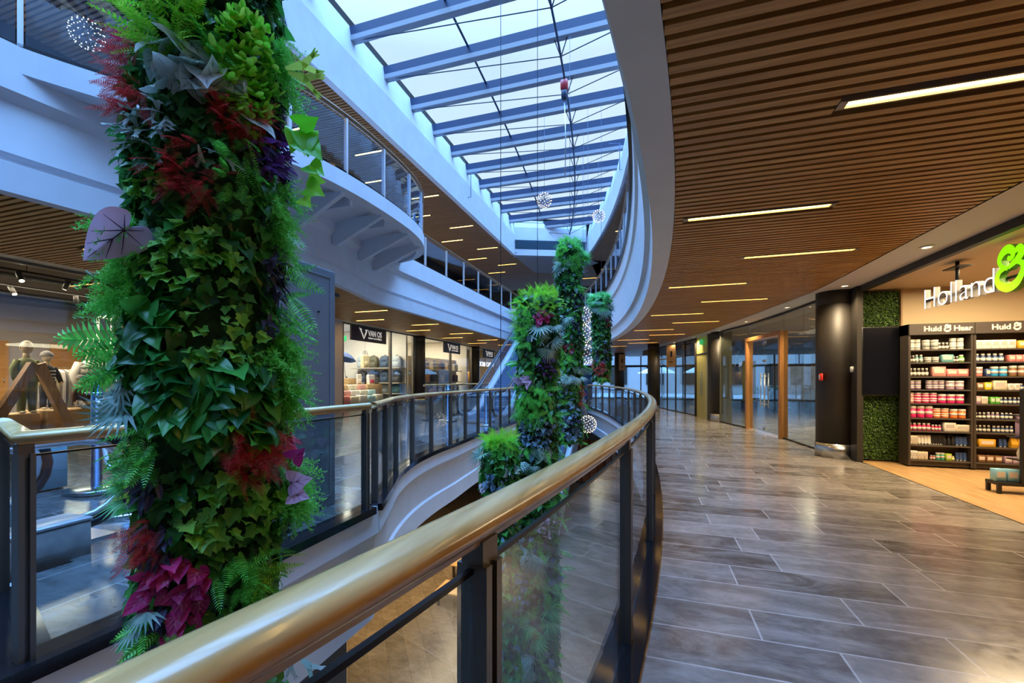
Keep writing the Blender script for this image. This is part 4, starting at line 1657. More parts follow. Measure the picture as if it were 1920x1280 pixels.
bm_ = thing('street_building', 'pale building across the street beyond the far glass doors', 'building', (2, 46, 0))
MB().box(-25, 30, 46, 47, 0, 9).build('facade', brick, bm_)
for k in range(12):
    x = -18 + 3.6 * k
    f_ = MB().box(x, x + 1.7, 45.9, 46.02, .9, 2.9).build('shop_window', M_dark, bm_)
    MB().box(x + .1, x + 1.6, 45.87, 45.9, 1.0, 2.8).build('pane', mat('dark_pane', (.04, .05, .07), .1), f_)
    MB().box(x, x + 1.7, 45.9, 46.02, 4.2, 6.2).build('upper_window', mat('pale_frame', (.7, .72, .75), .5), bm_)
b2 = thing('side_building', 'pale brick house across the side street', 'building', (26, 24, 0))
MB().box(25, 26, 9, 44, 0, 9).build('facade', brick, b2)
for k in range(7):
    y = 12 + 4.2 * k
    MB().box(24.95, 25.02, y, y + 1.8, .9, 3.0).build('window', mat('dark_pane', (.04, .05, .07), .1), b2)
M_tar = mat('white_canvas', (.80, .82, .86), .7)


def parasol(x, y, label):
    t = thing('cafe_parasol', label, 'parasol', (x, y, 0))
    MB().tube([(x, y, 0), (x, y, 2.6)], .03, 8).build('pole', M_dark, t)
    v = [(x, y, 2.75)] + [(x + 1.7 * math.cos(a), y + 1.7 * math.sin(a), 1.95) for a in [PI / 4 * k + .3 for k in range(8)]]
    MB().add(v, [(0, 1 + k, 1 + (k + 1) % 8) for k in range(8)]).build('canopy', M_tar, t)


parasol(4.3, 36.0, 'white cafe parasol outside beyond the far entrance, nearer the round column')
parasol(.9, 37.5, 'white cafe parasol outside, seen below the smallest hanging plant')
for k in range(4):
    x = 5.6 + 1.7 * k
    t = thing('street_planter', f'pale street planter with a low shrub outside the glass doors, {ORD[k]} from the parasol', 'planter', (x, 35, 0), 'street planters')
    MB().rbox(x - .5, x + .5, 34.7, 35.3, 0, .65, .03).build('tub', mat('pale_concrete', (.55, .58, .62), .7), t)
    n = 160
    ps = np.stack([np.clip(rng.normal(x, .22, n), x - .5, x + .5), rng.normal(35, .16, n), .65 + np.abs(rng.normal(0, .18, n))], 1)
    v, f = [], []
    for i, p in enumerate(ps):
        d, e = rng.normal(0, .06, 3), rng.normal(0, .04, 3)
        v += [p - d, p + e, p + d, p - e]
        f.append((4 * i, 4 * i + 1, 4 * i + 2, 4 * i + 3))
    MB().add(v, f).build('shrub', leafmat('shrub_leaf', (.03, .08, .03), (.10, .2, .07)), t)
# things inside the glass hall
t = thing('poster_stand', 'grey poster stand behind the glass double door', 'poster stand', (6.1, 20.0, 0))
MB().rbox(5.2, 6.8, 20.0, 20.06, .55, 2.05, .02).build('frame', M_dark, t)
MB().box(5.27, 6.73, 19.985, 20.0, .62, 1.98).build('poster', mat('poster_blue_grey', (.10, .16, .30), .4, var=.5, vscale=3), t)
for x in (5.4, 6.6):
    MB().box(x - .03, x + .03, 19.9, 20.16, 0, .55).build('foot', M_steel, t)
t = thing('steel_counter', 'steel framed counter inside the dark glass hall', 'counter', (6.2, 15.6, 0))
MB().box(5.2, 7.2, 15.4, 16.0, .95, 1.02).build('top', M_steel, t)
for x in (5.25, 6.2, 7.12):
    MB().box(x, x + .1, 15.45, 15.95, 0, .95).build('leg', mat('pier_grey', (.2, .2, .18), .5), t)
t = thing('info_board', 'bright blue information board standing beyond the far end of the void', 'information board', (-3.4, 26.0, 0))
MB().rbox(-3.75, -3.1, 25.95, 26.05, .25, 1.72, .02).build('board', mat('board_blue', (.03, .16, .55), .4), t)
MB().box(-3.7, -3.15, 25.8, 26.2, 0, .04).build('base', M_dark, t)
MB().box(-3.46, -3.38, 25.97, 26.03, .04, .26).build('stem', M_dark, t)
t = thing('standing_banner', 'yellow banner with a blue emblem inside the glass hall', 'banner', (5.05, 24.6, 0))
MB().box(4.75, 5.35, 24.58, 24.62, .35, 2.4).build('cloth', mat('banner_yellow', (.62, .52, .05), .6), t)
m = MB()
for k in range(6):
    a = PI / 3 * k
    m.bar((5.05, 24.57, 1.75), (5.05 + .18 * math.cos(a), 24.57, 1.75 + .2 * math.sin(a)), .01, .05, up=(0, 1, 0))
m.build('emblem', mat('emblem_blue', (.05, .10, .35), .5), t)
MB().box(4.7, 5.4, 24.45, 24.75, 0, .35).build('base', M_dark, t)
# ------------------------------------------------------------------ shops across the void
ZS = .34
XS = -10.1


def shopfront(nm, q0, q1, mull):
    m = MB()
    m.box(XS - .05, XS + .05, q0, q1, ZS - .02, ZS + .06)
    m.box(XS - .05, XS + .05, q0, q1, 3.40, 3.46)
    for q in mull:
        m.box(XS - .05, XS + .05, q - .05, q + .05, ZS, 3.45)
    o = struct(m.build(nm, mat('bronze_mullion', (.16, .14, .115), .4, .4)))
    e_ = sorted(set([q0] + list(mull) + [q1]))
    for a, b in zip(e_[:-1], e_[1:]):
        if b - a > .2:
            MB().box(XS - .008, XS + .008, a + .02, b - .02, ZS + .05, 3.41).build('glass_pane', M_sglass, o)
    return o


shopfront('window_7', QB, 10.6, [-2, 3.35, 8.2, 10.5])
shopfront('window_8', 12.3, 17.2, [12.38, 15.32, 17.12])
shopfront('window_9', 17.9, 24.0, [18.0, 21.0, 23.9])
struct(MB().box(-15.4, -10.0, 24.25, 31, .005, ZS).build('floor_bags', M_floorL))
shopfront('window_10', 24.6, 31, [24.7, 28, 30.9])
struct(MB().box(-18, -10.0, 10.6, 12.3, 0, 3.5).build('wall_pier', mat('pier_pale', (.55, .50, .44), .6)))
M_shopw = mat('luggage_shop_wall', (.72, .68, .60), .6)
struct(MB().box(-14.6, -10.5, 17.2, 17.32, ZS, 3.75).build('wall_divider', M_shopw))
struct(MB().box(-14.6, -10.5, 24.1, 24.22, ZS, 3.75).build('wall_divider_far', M_shopw))
m = MB()
m.box(-15.6, -15.45, 12.3, 31, ZS, 1.0)
m.box(-15.6, -15.45, 12.3, 31, 2.9, 3.8)
for q in (12.4, 14.0, 15.4, 17.0, 18.5, 20.5, 22.5, 24.5):
    m.box(-15.6, -15.45, q - .1, q + .1, ZS, 3.8)
m.box(-15.6, -15.45, 17.2, 31, 1.0, 2.9)
struct(m.build('wall_luggage', M_shopw))
struct(MB().box(-15.45, -10.26, 12.3, 31, 3.76, 3.9).build('ceiling_luggage', M_white))
m = MB()
m.box(-17.6, -17.4, QB, 10.6, ZS, 3.8)
struct(m.build('wall_clothes', mat('lilac_grey_wall', (.36, .32, .31), .7)))
struct(MB().box(-17.6, -10.26, QB, 10.6, 3.62, 3.75).build('ceiling_clothes', mat('dark_shop_ceiling', (.06, .045, .03), .7)))
# back windows of the luggage shop; the pane's glow stands in for daylight
o = struct(MB().box(-15.56, -15.5, 12.4, 17, 1.9, 1.98).build('window_11', mat('pale_frame2', (.6, .65, .7), .5)))
MB().box(-15.54, -15.52, 12.4, 17, 1.0, 2.9).build('glass_pane', mat('daylight_glow', (.6, .7, .9), .6, em=(.62, .78, 1.0), es=.9), o)

# fascia signs
M_signb = mat('sign_brown_black', (.022, .014, .009), .45)
M_let = mat('sign_letter_white', (.82, .78, .72), .5, em=(.9, .85, .78), es=.25)


def van_sign(q0, q1, zt, zb, label):
    x = XS + .13
    t = thing('fascia_sign', label, 'shop sign', (x, (q0 + q1) / 2, zb))
    L_ = q1 - q0
    MB().box(x - .06, x, q0, q1, zb, zt).build('panel', M_signb, t)
    H = zt - zb
    # horned V mark; text reads towards larger q when seen from the void
    def pq(u, v):
        return (x + .004, q0 + u * L_, zb + v * H)
    m = MB()
    left = [(.20, .90), (.28, .80), (.255, .74), (.315, .40), (.325, .13), (.27, .50)]
    right = [(.43, .84), (.36, .80), (.385, .72), (.345, .42), (.325, .13), (.395, .52)]
    for pl in (left, right):
        m.add([pq(*p) for p in pl] + [(a[0] + .008, a[1], a[2]) for a in [pq(*p) for p in pl]], [tuple(range(6, 12)), tuple(range(5, -1, -1))])
    vs, fs = text_mesh('VAN OS', .40 * H / .72, .004, .004 if H > .4 else .002)
    k = .40 * L_ / vs[:, 0].max()
    vs[:, 0] *= k
    m.add(put(vs, pq(.45, .42), (0, 1, 0), (0, 0, 1), (1, 0, 0)), fs)
    vs, fs = text_mesh('tassen en koffers', .15 * H / .72, .004, .001)
    vs[:, 0] *= .40 * L_ / vs[:, 0].max()
    m.add(put(vs, pq(.45, .22), (0, 1, 0), (0, 0, 1), (1, 0, 0)), fs)
    m.build('lettering', M_let, t)
    MB().box(x - .1, x - .06, q0 + .2, q1 - .2, zb + .1, zt - .1).build('backing_frame', M_dark, t)


van_sign(12.72, 14.85, 3.40, 2.86, 'dark horned V shop sign over the luggage window beside the grey cabinet')
van_sign(20.0, 22.0, 3.40, 2.86, 'dark horned V shop sign over the bag window between two dark columns')
van_sign(25.6, 27.6, 3.40, 2.86, 'dark shop sign half hidden by the rising escalator')
t = thing('exit_sign', 'green exit sign inside the luggage shop window', 'exit sign', (-11.2, 13.75, 2.95))
MB().box(-11.25, -11.2, 13.5, 14.0, 2.95, 3.15).build('panel', M_green, t)
MB().bar((-11.19, 13.62, 3.05), (-11.19, 13.85, 3.05), .012, .03).build('arrow', M_white, t)
MB().tube([(-11.22, 13.75, 3.15), (-11.22, 13.75, 3.76)], .01, 6).build('hanger', M_steel, t)


# suitcases
def suitcase(label, x, y, z, w, h, d, colr, group, rot=0):
    t = thing('suitcase', label, 'suitcase', (x, y, z), group, rot)
    c = mat('case_' + colr, {'pink': (.78, .24, .21), 'rose': (.78, .38, .33), 'cream': (.74, .68, .54), 'white': (.78, .76, .72), 'ice': (.42, .66, .74), 'tan': (.55, .38, .20), 'grey': (.3, .31, .32), 'black': (.03, .03, .035), 'blue': (.08, .14, .26), 'orange': (.75, .32, .05)}[colr], .35)
    b = MB()
    b.rbox(-d / 2, d / 2, -w / 2, w / 2, .05, h, .04)
    for k in range(4):
        y_ = -w / 2 + w * (k + 1) / 5
        b.rbox(-d / 2 - .006, d / 2 + .008, y_ - .022, y_ + .022, .09, h - .05, .008)
    b = b.build('shell', c)
    b.parent = t
    hd = MB().tube([(0, -w * .2, h), (0, -w * .2, h + .03), (0, w * .2, h + .03), (0, w * .2, h)], .010, 6).build('handle', M_dark)
    hd.parent = t
    for sx in (-1, 1):
        for sy in (-1, 1):
            wl = MB().tube([(sx * d * .35, sy * w * .38 - .012, .025), (sx * d * .35, sy * w * .38 + .012, .025)], .025, 10).build('wheel', M_dark)
            wl.parent = t
    return t


cs = ['pink', 'cream', 'white', 'ice', 'cream']
for i in range(5):
    suitcase(f'{cs[i]} ribbed suitcase in front row at the luggage window, {ORD[i]} from the cabinet', -10.62, 13.12 + .52 * i, ZS, .46, .50 - .03 * (i % 2), .26, cs[i], 'front row of suitcases')
cs = ['rose', 'white', 'cream', 'ice', 'white']
for i in range(4):
    suitcase(f'{cs[i]} suitcase standing in the taller middle row behind the window, {ORD[i]} from the cabinet', -11.0, 13.62 + .53 * i, ZS, .48, .68, .28, cs[i], 'middle row of suitcases')
cs = ['tan', 'cream', 'rose', 'white']
for i in range(3):
    suitcase(f'{cs[i]} large suitcase in the rear row before the timber plinth, {ORD[i]} from the cabinet', -11.42, 13.95 + .56 * i, ZS, .52, .90, .3, cs[i], 'rear row of suitcases')
M_pl = wood('plinth_timber', (.45, .29, .13), (.58, .40, .20), (3, 3, 20), .5)
tag(MB().rbox(-12.05, -11.25, 15.4, 16.45, ZS, ZS + .9, .015).build('timber_plinth', M_pl, None, 0, True), 'pale timber plinth carrying bags inside the luggage window', 'plinth')


def tote(label, x, y, z, w, h, colr, mark=False, group=None):
    t = thing('tote_bag', label, 'bag', (x, y, z), group)
    c = mat('bag_' + colr, {'white': (.80, .78, .72), 'grey': (.16, .16, .16), 'cream': (.70, .60, .38), 'straw': (.62, .46, .22), 'yellow': (.62, .50, .16), 'black': (.02, .02, .022), 'tan': (.50, .28, .12), 'brown': (.16, .09, .05), 'orange': (.78, .34, .05), 'olive': (.14, .13, .07), 'sand': (.62, .50, .34), 'blue': (.06, .10, .20)}[colr], .5)
    d = w * .36
    b = MB().add([(-d / 2, -w * .42, 0), (d / 2, -w * .42, 0), (d / 2, w * .42, 0), (-d / 2, w * .42, 0), (-d / 2 * .8, -w / 2, h * .92), (d / 2 * .8, -w / 2, h * .92), (d / 2 * .8, w / 2, h * .92), (-d / 2 * .8, w / 2, h * .92), (-d * .2, -w * .46, h), (d * .2, -w * .46, h), (d * .2, w * .46, h), (-d * .2, w * .46, h)],
                 [(0, 3, 2, 1), (8, 9, 10, 11), (0, 1, 5, 4), (1, 2, 6, 5), (2, 3, 7, 6), (3, 0, 4, 7), (4, 5, 9, 8), (5, 6, 10, 9), (6, 7, 11, 10), (7, 4, 8, 11)]).build('body', c, bevel=.012)
    b.parent = t
    for s_ in (-1, 1):
        hd = MB().tube([(s_ * d * .25, w * .26 * math.cos(PI * k / 8), h * .95 + h * .34 * math.sin(PI * k / 8)) for k in range(9)], .010, 6).build('handle', mat('bag_strap', (.10, .06, .035), .5))
        hd.parent = t
    fl = MB().rbox(d / 2 - .01, d / 2 + .012, -w * .3, w * .3, h * .12, h * .5, .006).build('pocket', mat('bag_mark_red', (.72, .03, .03), .5) if mark else c)
    fl.parent = t
    return t


zp = ZS + .9
tote('white bag with a red patch on the timber plinth', -11.5, 15.95, zp, .44, .42, 'white', True)
tote('dark grey hard bag beside the red patched bag on the plinth', -11.45, 16.3, zp, .28, .30, 'grey')
tote('pale bucket bag at the cabinet end of the timber plinth', -11.8, 15.55, zp, .28, .44, 'white')
tote('small dark bag between the two pale bags on the plinth', -11.85, 16.2, zp, .34, .3, 'black')
t = tote('sand coloured tall bag hanging above the plinth', -11.75, 15.9, 1.95, .46, .58, 'cream')
t2 = MB().tube([(-11.75, 15.9, 2.65), (-11.75, 15.9, 3.76)], .006, 6).build('hanging_wire', M_steel, t)
# umbrella on display
t = thing('umbrella', 'open dark blue umbrella displayed above the luggage', 'umbrella', (-12.45, 15.5, 1.6))
MB().tube([(-12.45, 15.5, 1.6), (-12.45, 15.35, 2.45)], .012, 6).build('shaft', M_steel, t)
v = [(-12.45, 15.32, 2.62)]
for r_, dz in ((.25, -.04), (.46, -.16), (.56, -.30)):
    v += [(-12.45 + r_ * math.cos(PI / 4 * k), 15.32 + r_ * math.sin(PI / 4 * k) , 2.62 + dz - .25 * r_ * math.sin(PI / 4 * k)) for k in range(8)]
f = [(0, 1 + k, 1 + (k + 1) % 8) for k in range(8)]
for r_ in range(2):
    f += [(1 + 8 * r_ + k, 9 + 8 * r_ + k, 9 + 8 * r_ + (k + 1) % 8, 1 + 8 * r_ + (k + 1) % 8) for k in range(8)]
MB().add(v, f).build('canopy', mat('umbrella_blue', (.04, .08, .22), .6), t)
MB().tube([(-12.45, 15.5, 1.6), (-12.45, 15.53, 1.52), (-12.45, 15.59, 1.52), (-12.45, 15.6, 1.58)], .016, 6).build('handle', M_dark, t)
tag(MB().rbox(-12.75, -12.2, 15.1, 15.95, ZS, 1.5, .02).build('display_column', M_pl, None, 0, True), 'narrow timber display column below the blue umbrella', 'plinth')


def backpack(label, x, y, z, w, h, colr, group):
    t = thing('backpack', label, 'backpack', (x, y, z), group)
    c = mat('pack_cloth_' + colr, {'black': (.02, .02, .024), 'charcoal': (.06, .065, .07), 'silver': (.42, .48, .52), 'navy': (.05, .09, .16), 'olive': (.10, .10, .06), 'teal': (.05, .16, .20), 'sand': (.55, .47, .33), 'white': (.62, .60, .54)}[colr], .5)
    d = w * .5
    prof = []
    b = MB()
    n = 10
    v = []
    for i, (zz, k) in enumerate([(0, .78), (.06, .95), (.35, 1.0), (.7, .98), (.88, .86), (.97, .6), (1.0, .25)]):
        for a in range(n):
            tt = 2 * PI * a / n
            ex = lambda c_: math.copysign(abs(c_) ** .55, c_)
            v.append((w / 2 * k * ex(math.cos(tt)), -d / 2 + d / 2 * k * ex(math.sin(tt)), zz * h))
    f = [tuple(range(n - 1, -1, -1))]
    for i in range(6):
        f += [(i * n + a, i * n + (a + 1) % n, (i + 1) * n + (a + 1) % n, (i + 1) * n + a) for a in range(n)]
    f.append(tuple(6 * n + a for a in range(n)))
    b.add(v, f, 0, True)
    b = b.build('body', c)
    b.parent = t
    pk = MB().rbox(-w * .34, w * .34, -d * 1.12, -d * .8, h * .08, h * .46, .03).build('pocket', c)
    pk.parent = t
    pk2 = MB().rbox(-w * .28, w * .28, -d * 1.06, -d * .8, h * .52, h * .78, .03).build('pocket', c)
    pk2.parent = t
    hd = MB().tube([(w * .12 * math.cos(PI * k / 6), -d * .4, h * .97 + h * .09 * math.sin(PI * k / 6)) for k in range(7)], .012, 6).build('grab_handle', M_dark)
    hd.parent = t
    for s_ in (-1, 1):
        st = MB().tube([(s_ * w * .46, -d * .3, h * .85), (s_ * w * .56, -d * .5, h * .5), (s_ * w * .46, -d * .4, h * .1)], .012, 6).build('side_strap', M_dark)
        st.parent = t
    return t


bp = ['silver', 'navy', 'olive', 'silver', 'charcoal', 'navy', 'black', 'charcoal', 'teal', 'silver', 'charcoal', 'black', 'olive', 'silver', 'charcoal', 'black', 'navy', 'olive', 'charcoal', 'navy']
m_ = 0
M_shel2 = mat('pale_shelf', (.55, .50, .42), .5)
for r_, z in enumerate((1.98, 1.30, .82, ZS + .01)):
    if r_ < 3:
        tag(MB().rbox(-13.1, -10.52, 16.66, 17.19, z - .04, z, .006).build('wall_shelf', M_shel2, None, 0, True), f'pale shelf of backpacks on the shop divider, {["topmost", "middle", "lowest"][r_]} of three', 'shelf', 'backpack shelves')
    for k in range(4):
        c_ = bp[m_]
        m_ += 1
        backpack(f'{c_} backpack, {ORD[k]} from the dark column on the {["top shelf", "middle shelf", "low shelf", "floor"][r_]} by the divider', -10.86 - .62 * k, 17.12, z + .002, .50, .56 if r_ < 2 else .42, c_, 'backpacks on the divider wall')

# bag shop behind the second sign
bc = ['black', 'sand', 'cream', 'brown', 'straw', 'white', 'tan', 'orange', 'black', 'cream', 'olive', 'brown', 'sand', 'orange', 'tan', 'white', 'grey', 'cream']
for r_, z in enumerate((1.95, 1.32, .72)):
    tag(MB().rbox(-11.0015, -10.6, 18.3, 23.6, z - .04, z, .006).build('bag_shelf', M_shel2, None, 0, True), f'long pale shelf of handbags behind the second sign, {["topmost", "middle", "lowest"][r_]} of three', 'shelf', 'handbag shelves')
    for k in range(6):
        c_ = bc[(r_ * 6 + k)]
        tote(f'{c_} handbag, {ORD[k]} along the {["top", "middle", "low"][r_]} shelf between the two dark columns', -10.8, 18.7 + .88 * k, z + .001, .50, .40, c_, False, 'handbags between the columns')
tag(MB().rbox(-11.03, -11.001, 18.2, 23.7, ZS, 2.6, .002).build('display_screen', mat('cream_display', (.70, .58, .40), .6), None, 0, True), 'cream display screen behind the handbag shelves', 'display panel')
for k in range(4):
    suitcase(f'{["tan","orange","cream","black"][k]} suitcase on the floor below the handbag shelves, {ORD[k]} from the first column', -10.45, 18.8 + .85 * k, ZS, .42, .62, .26, ['tan', 'orange', 'cream', 'black'][k], 'suitcases below the handbags')
# last shop: a few bright coats on a rail, a sign's reflection built as glowing mirrored letters on the far window
t = thing('clothes_rail', 'rail of orange and yellow coats in the last window beyond the escalator', 'clothes rail', (-11.6, 26.6, ZS))
MB().tube([(-11.6, 25.2, ZS), (-11.6, 25.2, 2.0), (-11.6, 28, 2.0), (-11.6, 28, ZS)], .02, 8).build('frame', M_steel, t)
for k in range(9):
    q = 25.4 + .28 * k
    MB().rbox(-11.85, -11.35, q - .05, q + .05, .9, 1.95, .03).build('coat', mat(['coat_orange', 'coat_yellow', 'coat_rust'][k % 3], [(.75, .28, .06), (.72, .5, .08), (.4, .14, .06)][k % 3], .7), t)
t = thing('reflected_lettering', 'mirrored reflection of white sign letters in the last shop window beyond the escalator', 'lettering', (XS + .06, 24.75, 2.2))
for txt, q1, wd_ in (('VERO', 27.9, 1.5), ('MODA', 26.2, 1.6)):
    vs, fs = text_mesh(txt, .42, .01, .004)
    vs[:, 0] *= -wd_ / vs[:, 0].max()
    MB().add(put(vs, (XS + .02, q1, 2.3), (0, 1, 0), (0, 0, 1), (1, 0, 0)), fs).build('word', mat('reflected_letters', (.8, .85, 1), .5, em=(.8, .9, 1), es=.5), t)

# ------------------------------------------------------------------ clothes shop
M_skin = mat('mannequin_resin', (.72, .58, .42), .45)
M_grn = mat('cloth_moss', (.22, .26, .10), .8)
M_grn2 = mat('cloth_moss_dark', (.16, .20, .08), .8)
M_blk = mat('cloth_black', (.02, .02, .025), .8)
M_puf = mat('cloth_white_puffer', (.62, .60, .56), .6)
M_gry = mat('cloth_grey_knit', (.30, .28, .27), .9)
M_brn = mat('cloth_aubergine', (.10, .05, .045), .7)


def mannequin(label, x, y, z, H, top, bottom, hat=None, sit=False, puffer=False, stripes=None):
    """dressed figure facing +x; H is standing height"""
    t = thing('mannequin', label, 'mannequin', (x, y, z))
    hr = H * .085
    hip = .50 * H if not sit else .16 * H
    sh = hip + .30 * H
    hz = sh + .08 * H + hr * 1.1
    body = MB()
    body.ell((x, y, z + hz), hr * .92, hr * .82, hr * 1.18, 16, 11)
    body.tube([(x, y, z + sh - .03 * H), (x, y, z + hz - hr * .7)], [hr * .55, hr * .42], 10)
    body.ell((x + hr * .93, y, z + hz - hr * .1), hr * .16, hr * .12, hr * .2, 8, 6)
    for s_ in (-1, 1):
        body.ell((x + hr * .78, y + s_ * hr * .34, z + hz + hr * .08), hr * .12, hr * .14, hr * .09, 8, 6)
        body.ell((x, y + s_ * hr * .82, z + hz - hr * .05), hr * .16, hr * .07, hr * .26, 8, 6)
        # hands
        body.ell((x + (.10 * H if not sit else .16 * H), y + s_ * .155 * H, z + hip - .02 * H), .028 * H, .018 * H, .045 * H, 8, 6)
    body.build('body', M_skin, t)
    g = MB()
    k = 1.25 if puffer else 1.0
    g.tube([(x, y, z + hip - .03 * H), (x, y, z + hip + .10 * H), (x, y, z + sh - .06 * H), (x, y, z + sh), (x, y, z + sh + .015 * H)], [.100 * H * k, .098 * H * k, .112 * H * k, .075 * H, .05 * H], 14)
    for s_ in (-1, 1):
        g.tube([(x, y + s_ * .09 * H, z + sh - .025 * H), (x + .01, y + s_ * .145 * H, z + sh - .15 * H), (x + .09 * H, y + s_ * .155 * H, z + hip + .0 * H)], [.048 * H * k, .044 * H * k, .036 * H * k], 10)
        if puffer:
            for j in range(4):
                zz = z + hip + .05 * H + j * .06 * H
                g.tube([(x + .125 * H * math.cos(a), y + .125 * H * math.sin(a), zz) for a in [2 * PI * i / 14 for i in range(14)]], .022 * H, 6, 0, True)
    g.build('jumper' if not puffer else 'puffer_jacket', top, t)
    if stripes:
        s_m = MB()
        for j in range(4):
            zz = z + hip + .03 * H + j * .06 * H
            s_m.tube([(x + .108 * H * math.cos(a), y + .108 * H * math.sin(a), zz) for a in [2 * PI * i / 14 for i in range(14)]], .012 * H, 6, 0, True)
        s_m.build('stripes', stripes, t)
    tr = MB()
    for s_ in (-1, 1):
        if sit:
            tr.tube([(x, y + s_ * .05 * H, z + hip * .9), (x + .20 * H, y + s_ * .09 * H, z + .09 * H), (x + .34 * H, y + s_ * .12 * H, z + .05 * H)], [.075 * H, .06 * H, .045 * H], 10)
        else:
            tr.tube([(x, y + s_ * .045 * H, z + hip + .02 * H), (x + .01, y + s_ * .055 * H, z + .27 * H), (x, y + s_ * .06 * H, z + .03 * H)], [.078 * H, .055 * H, .042 * H], 10)
    tr.build('trousers', bottom, t)
    ft = MB()
    for s_ in (-1, 1):
        if sit:
            ft.ell((x + .37 * H, y + s_ * .13 * H, z + .06 * H), .04 * H, .035 * H, .06 * H, 10, 6)
        else:
            ft.ell((x + .03 * H, y + s_ * .06 * H, z + .022 * H), .075 * H, .035 * H, .022 * H, 10, 6)
    ft.build('shoes', M_puf, t)
    if hat is not None:
        h = MB()
        h.lathe([(hr * .99, -hr * .05), (hr * 1.08, hr * .12), (hr * 1.05, hr * .35), (hr * .92, hr * .75), (hr * .5, hr * 1.15), (.001, hr * 1.3)], (x - .01, y, z + hz + hr * .12), 16)
        h.build('hat', hat, t)
    return t


zb = .86
for i, (q0, q1, x0, x1, zt, lab) in enumerate([(4.55, 5.15, -11.85, -11.2, .80, 'low pale wood block below the green dressed mannequin'), (5.2, 6.05, -11.9, -11.1, .84, 'pale wood block carrying the seated doll and beanie mannequin'), (7.2, 8.0, -11.8, -11.1, .92, 'orange wood block half hidden by the chrome rope post')]):
    tag(MB().rbox(x0, x1, q0, q1, ZS, zt, .012).build('display_block', M_pl, None, 0, True), lab, 'display block', 'wood display blocks')
mannequin('bald child mannequin in moss green jumper and trousers', -11.35, 5.02, .80, 1.30, M_grn, M_grn2)
mannequin('child mannequin with grey beanie and striped knit', -11.75, 5.5, .84, 1.10, M_blk, M_blk, M_gry, stripes=M_puf)
mannequin('seated doll mannequin with dark dress and knitted hat on a wood block', -11.35, 5.85, .84, .95, M_brn, M_gry, M_gry, sit=True)
mannequin('tall mannequin in white puffer jacket and black trousers', -12.0, 6.35, ZS, 1.88, M_puf, M_blk, M_puf, puffer=True)
# A-frame of two timber planks
t = thing('plank_frame', 'tall A-shaped frame of two brown planks in the clothes window', 'display frame', (-10.8, 4.86, ZS))
M_plk = wood('aged_plank', (.22, .11, .045), (.36, .19, .08), (3, 20, 3), .5)
M_plk2 = wood('honey_plank', (.38, .20, .075), (.50, .29, .12), (3, 20, 3), .5)
MB().bar((-10.8, 4.20, ZS), (-10.8, 4.87, 1.74), .14, .15, up=(1, 0, 0)).build('plank', M_plk, t)
MB().bar((-10.8, 5.44, ZS), (-10.8, 4.94, 1.74), .14, .13, up=(1, 0, 0)).build('plank', M_plk2, t)


def rail(label, x, q0, q1, zt, cols, n, drop, group=None):
    t = thing('clothes_rail', label, 'clothes rail', (x, (q0 + q1) / 2, ZS))
    MB().tube([(x, q0, ZS), (x, q0, zt), (x, q1, zt), (x, q1, ZS)], .018, 8).build('frame', M_white, t)
    for k in range(n):
        q = q0 + (q1 - q0) * (k + .6) / (n + .2)
        c_ = cols[k % len(cols)]
        d_ = drop * (.9 + .2 * rng.random())
        w_ = .24
        v = []
        for z_, hw in ((zt - .04, .03), (zt - .10, w_ * .8), (zt - .3, w_), (zt - d_, w_ * .92)):
            v += [(x - hw, q - .03, z_), (x + hw, q - .03, z_), (x + hw, q + .03, z_), (x - hw, q + .03, z_)]
        f = [(0, 1, 2, 3), (15, 14, 13, 12)]
        for i in range(3):
            f += [(i * 4 + j, i * 4 + 4 + j, i * 4 + 4 + (j + 1) % 4, i * 4 + (j + 1) % 4) for j in range(4)]
        MB().add(v, f).build('garment', c_, t, bevel=.015)
    return t


rail('white rail of moss green trousers at the edge of the clothes window', -11.3, 3.0, 4.3, 1.78, [M_grn, M_grn2], 8, 1.1)
rail('rail of beige and grey small jackets behind the wood blocks', -12.8, 5.9, 6.9, 1.72, [M_gry, mat('cloth_beige', (.52, .44, .32), .8), M_puf], 9, .85)
rail('rail of dark garments behind the puffer mannequin', -12.6, 7.2, 8.9, 1.75, [M_gry, M_blk, mat('cloth_slate', (.10, .11, .13), .8)], 11, .95)
t = thing('white_frame_stand', 'white open box frame on a post above the clothes displays', 'display stand', (-12.2, 7.0, ZS))
m = MB()
for a, b in ((0, 0), (.5, 0), (0, .5), (.5, .5)):
    m.box(-12.45 + a, -12.41 + a, 6.7 + b, 6.74 + b, 2.1, 2.95)
for z in (2.1, 2.91):
    m.box(-12.45, -11.91, 6.7, 6.74, z, z + .04)
    m.box(-12.45, -11.91, 7.2, 7.24, z, z + .04)
    m.box(-12.45, -12.41, 6.7, 7.24, z, z + .04)
    m.box(-11.95, -11.91, 6.7, 7.24, z, z + .04)
m.build('box_frame', M_white, t)
MB().box(-12.2, -12.14, 7.19, 7.25, ZS, 2.1).build('post', M_white, t)
tag(MB().lathe([(.12, 0), (.15, .05), (.13, .2), (.06, .28), (.001, .3)], (-12.18, 6.97, 2.141), 14).build('knit_hat', M_puf, None, 0, True), 'pale knit hat inside the white open box frame', 'hat')
t = thing('toy_chair', 'small pale wooden chair with a yellow tie by the orange block', 'toy chair', (-11.5, 7.6, .921))
m = MB()
for a, b in ((-.1, -.12), (.1, -.12), (-.1, .12), (.1, .12)):
    m.box(-11.5 + a - .012, -11.5 + a + .012, 7.6 + b - .012, 7.6 + b + .012, .921, 1.16)
m.build('legs', M_pl, t)
MB().box(-11.63, -11.37, 7.46, 7.74, 1.16, 1.185).build('seat', M_white, t)
m = MB()
for b in (-.12, 0, .12):
    m.box(-11.63, -11.605, 7.6 + b - .012, 7.6 + b + .012, 1.185, 1.5)
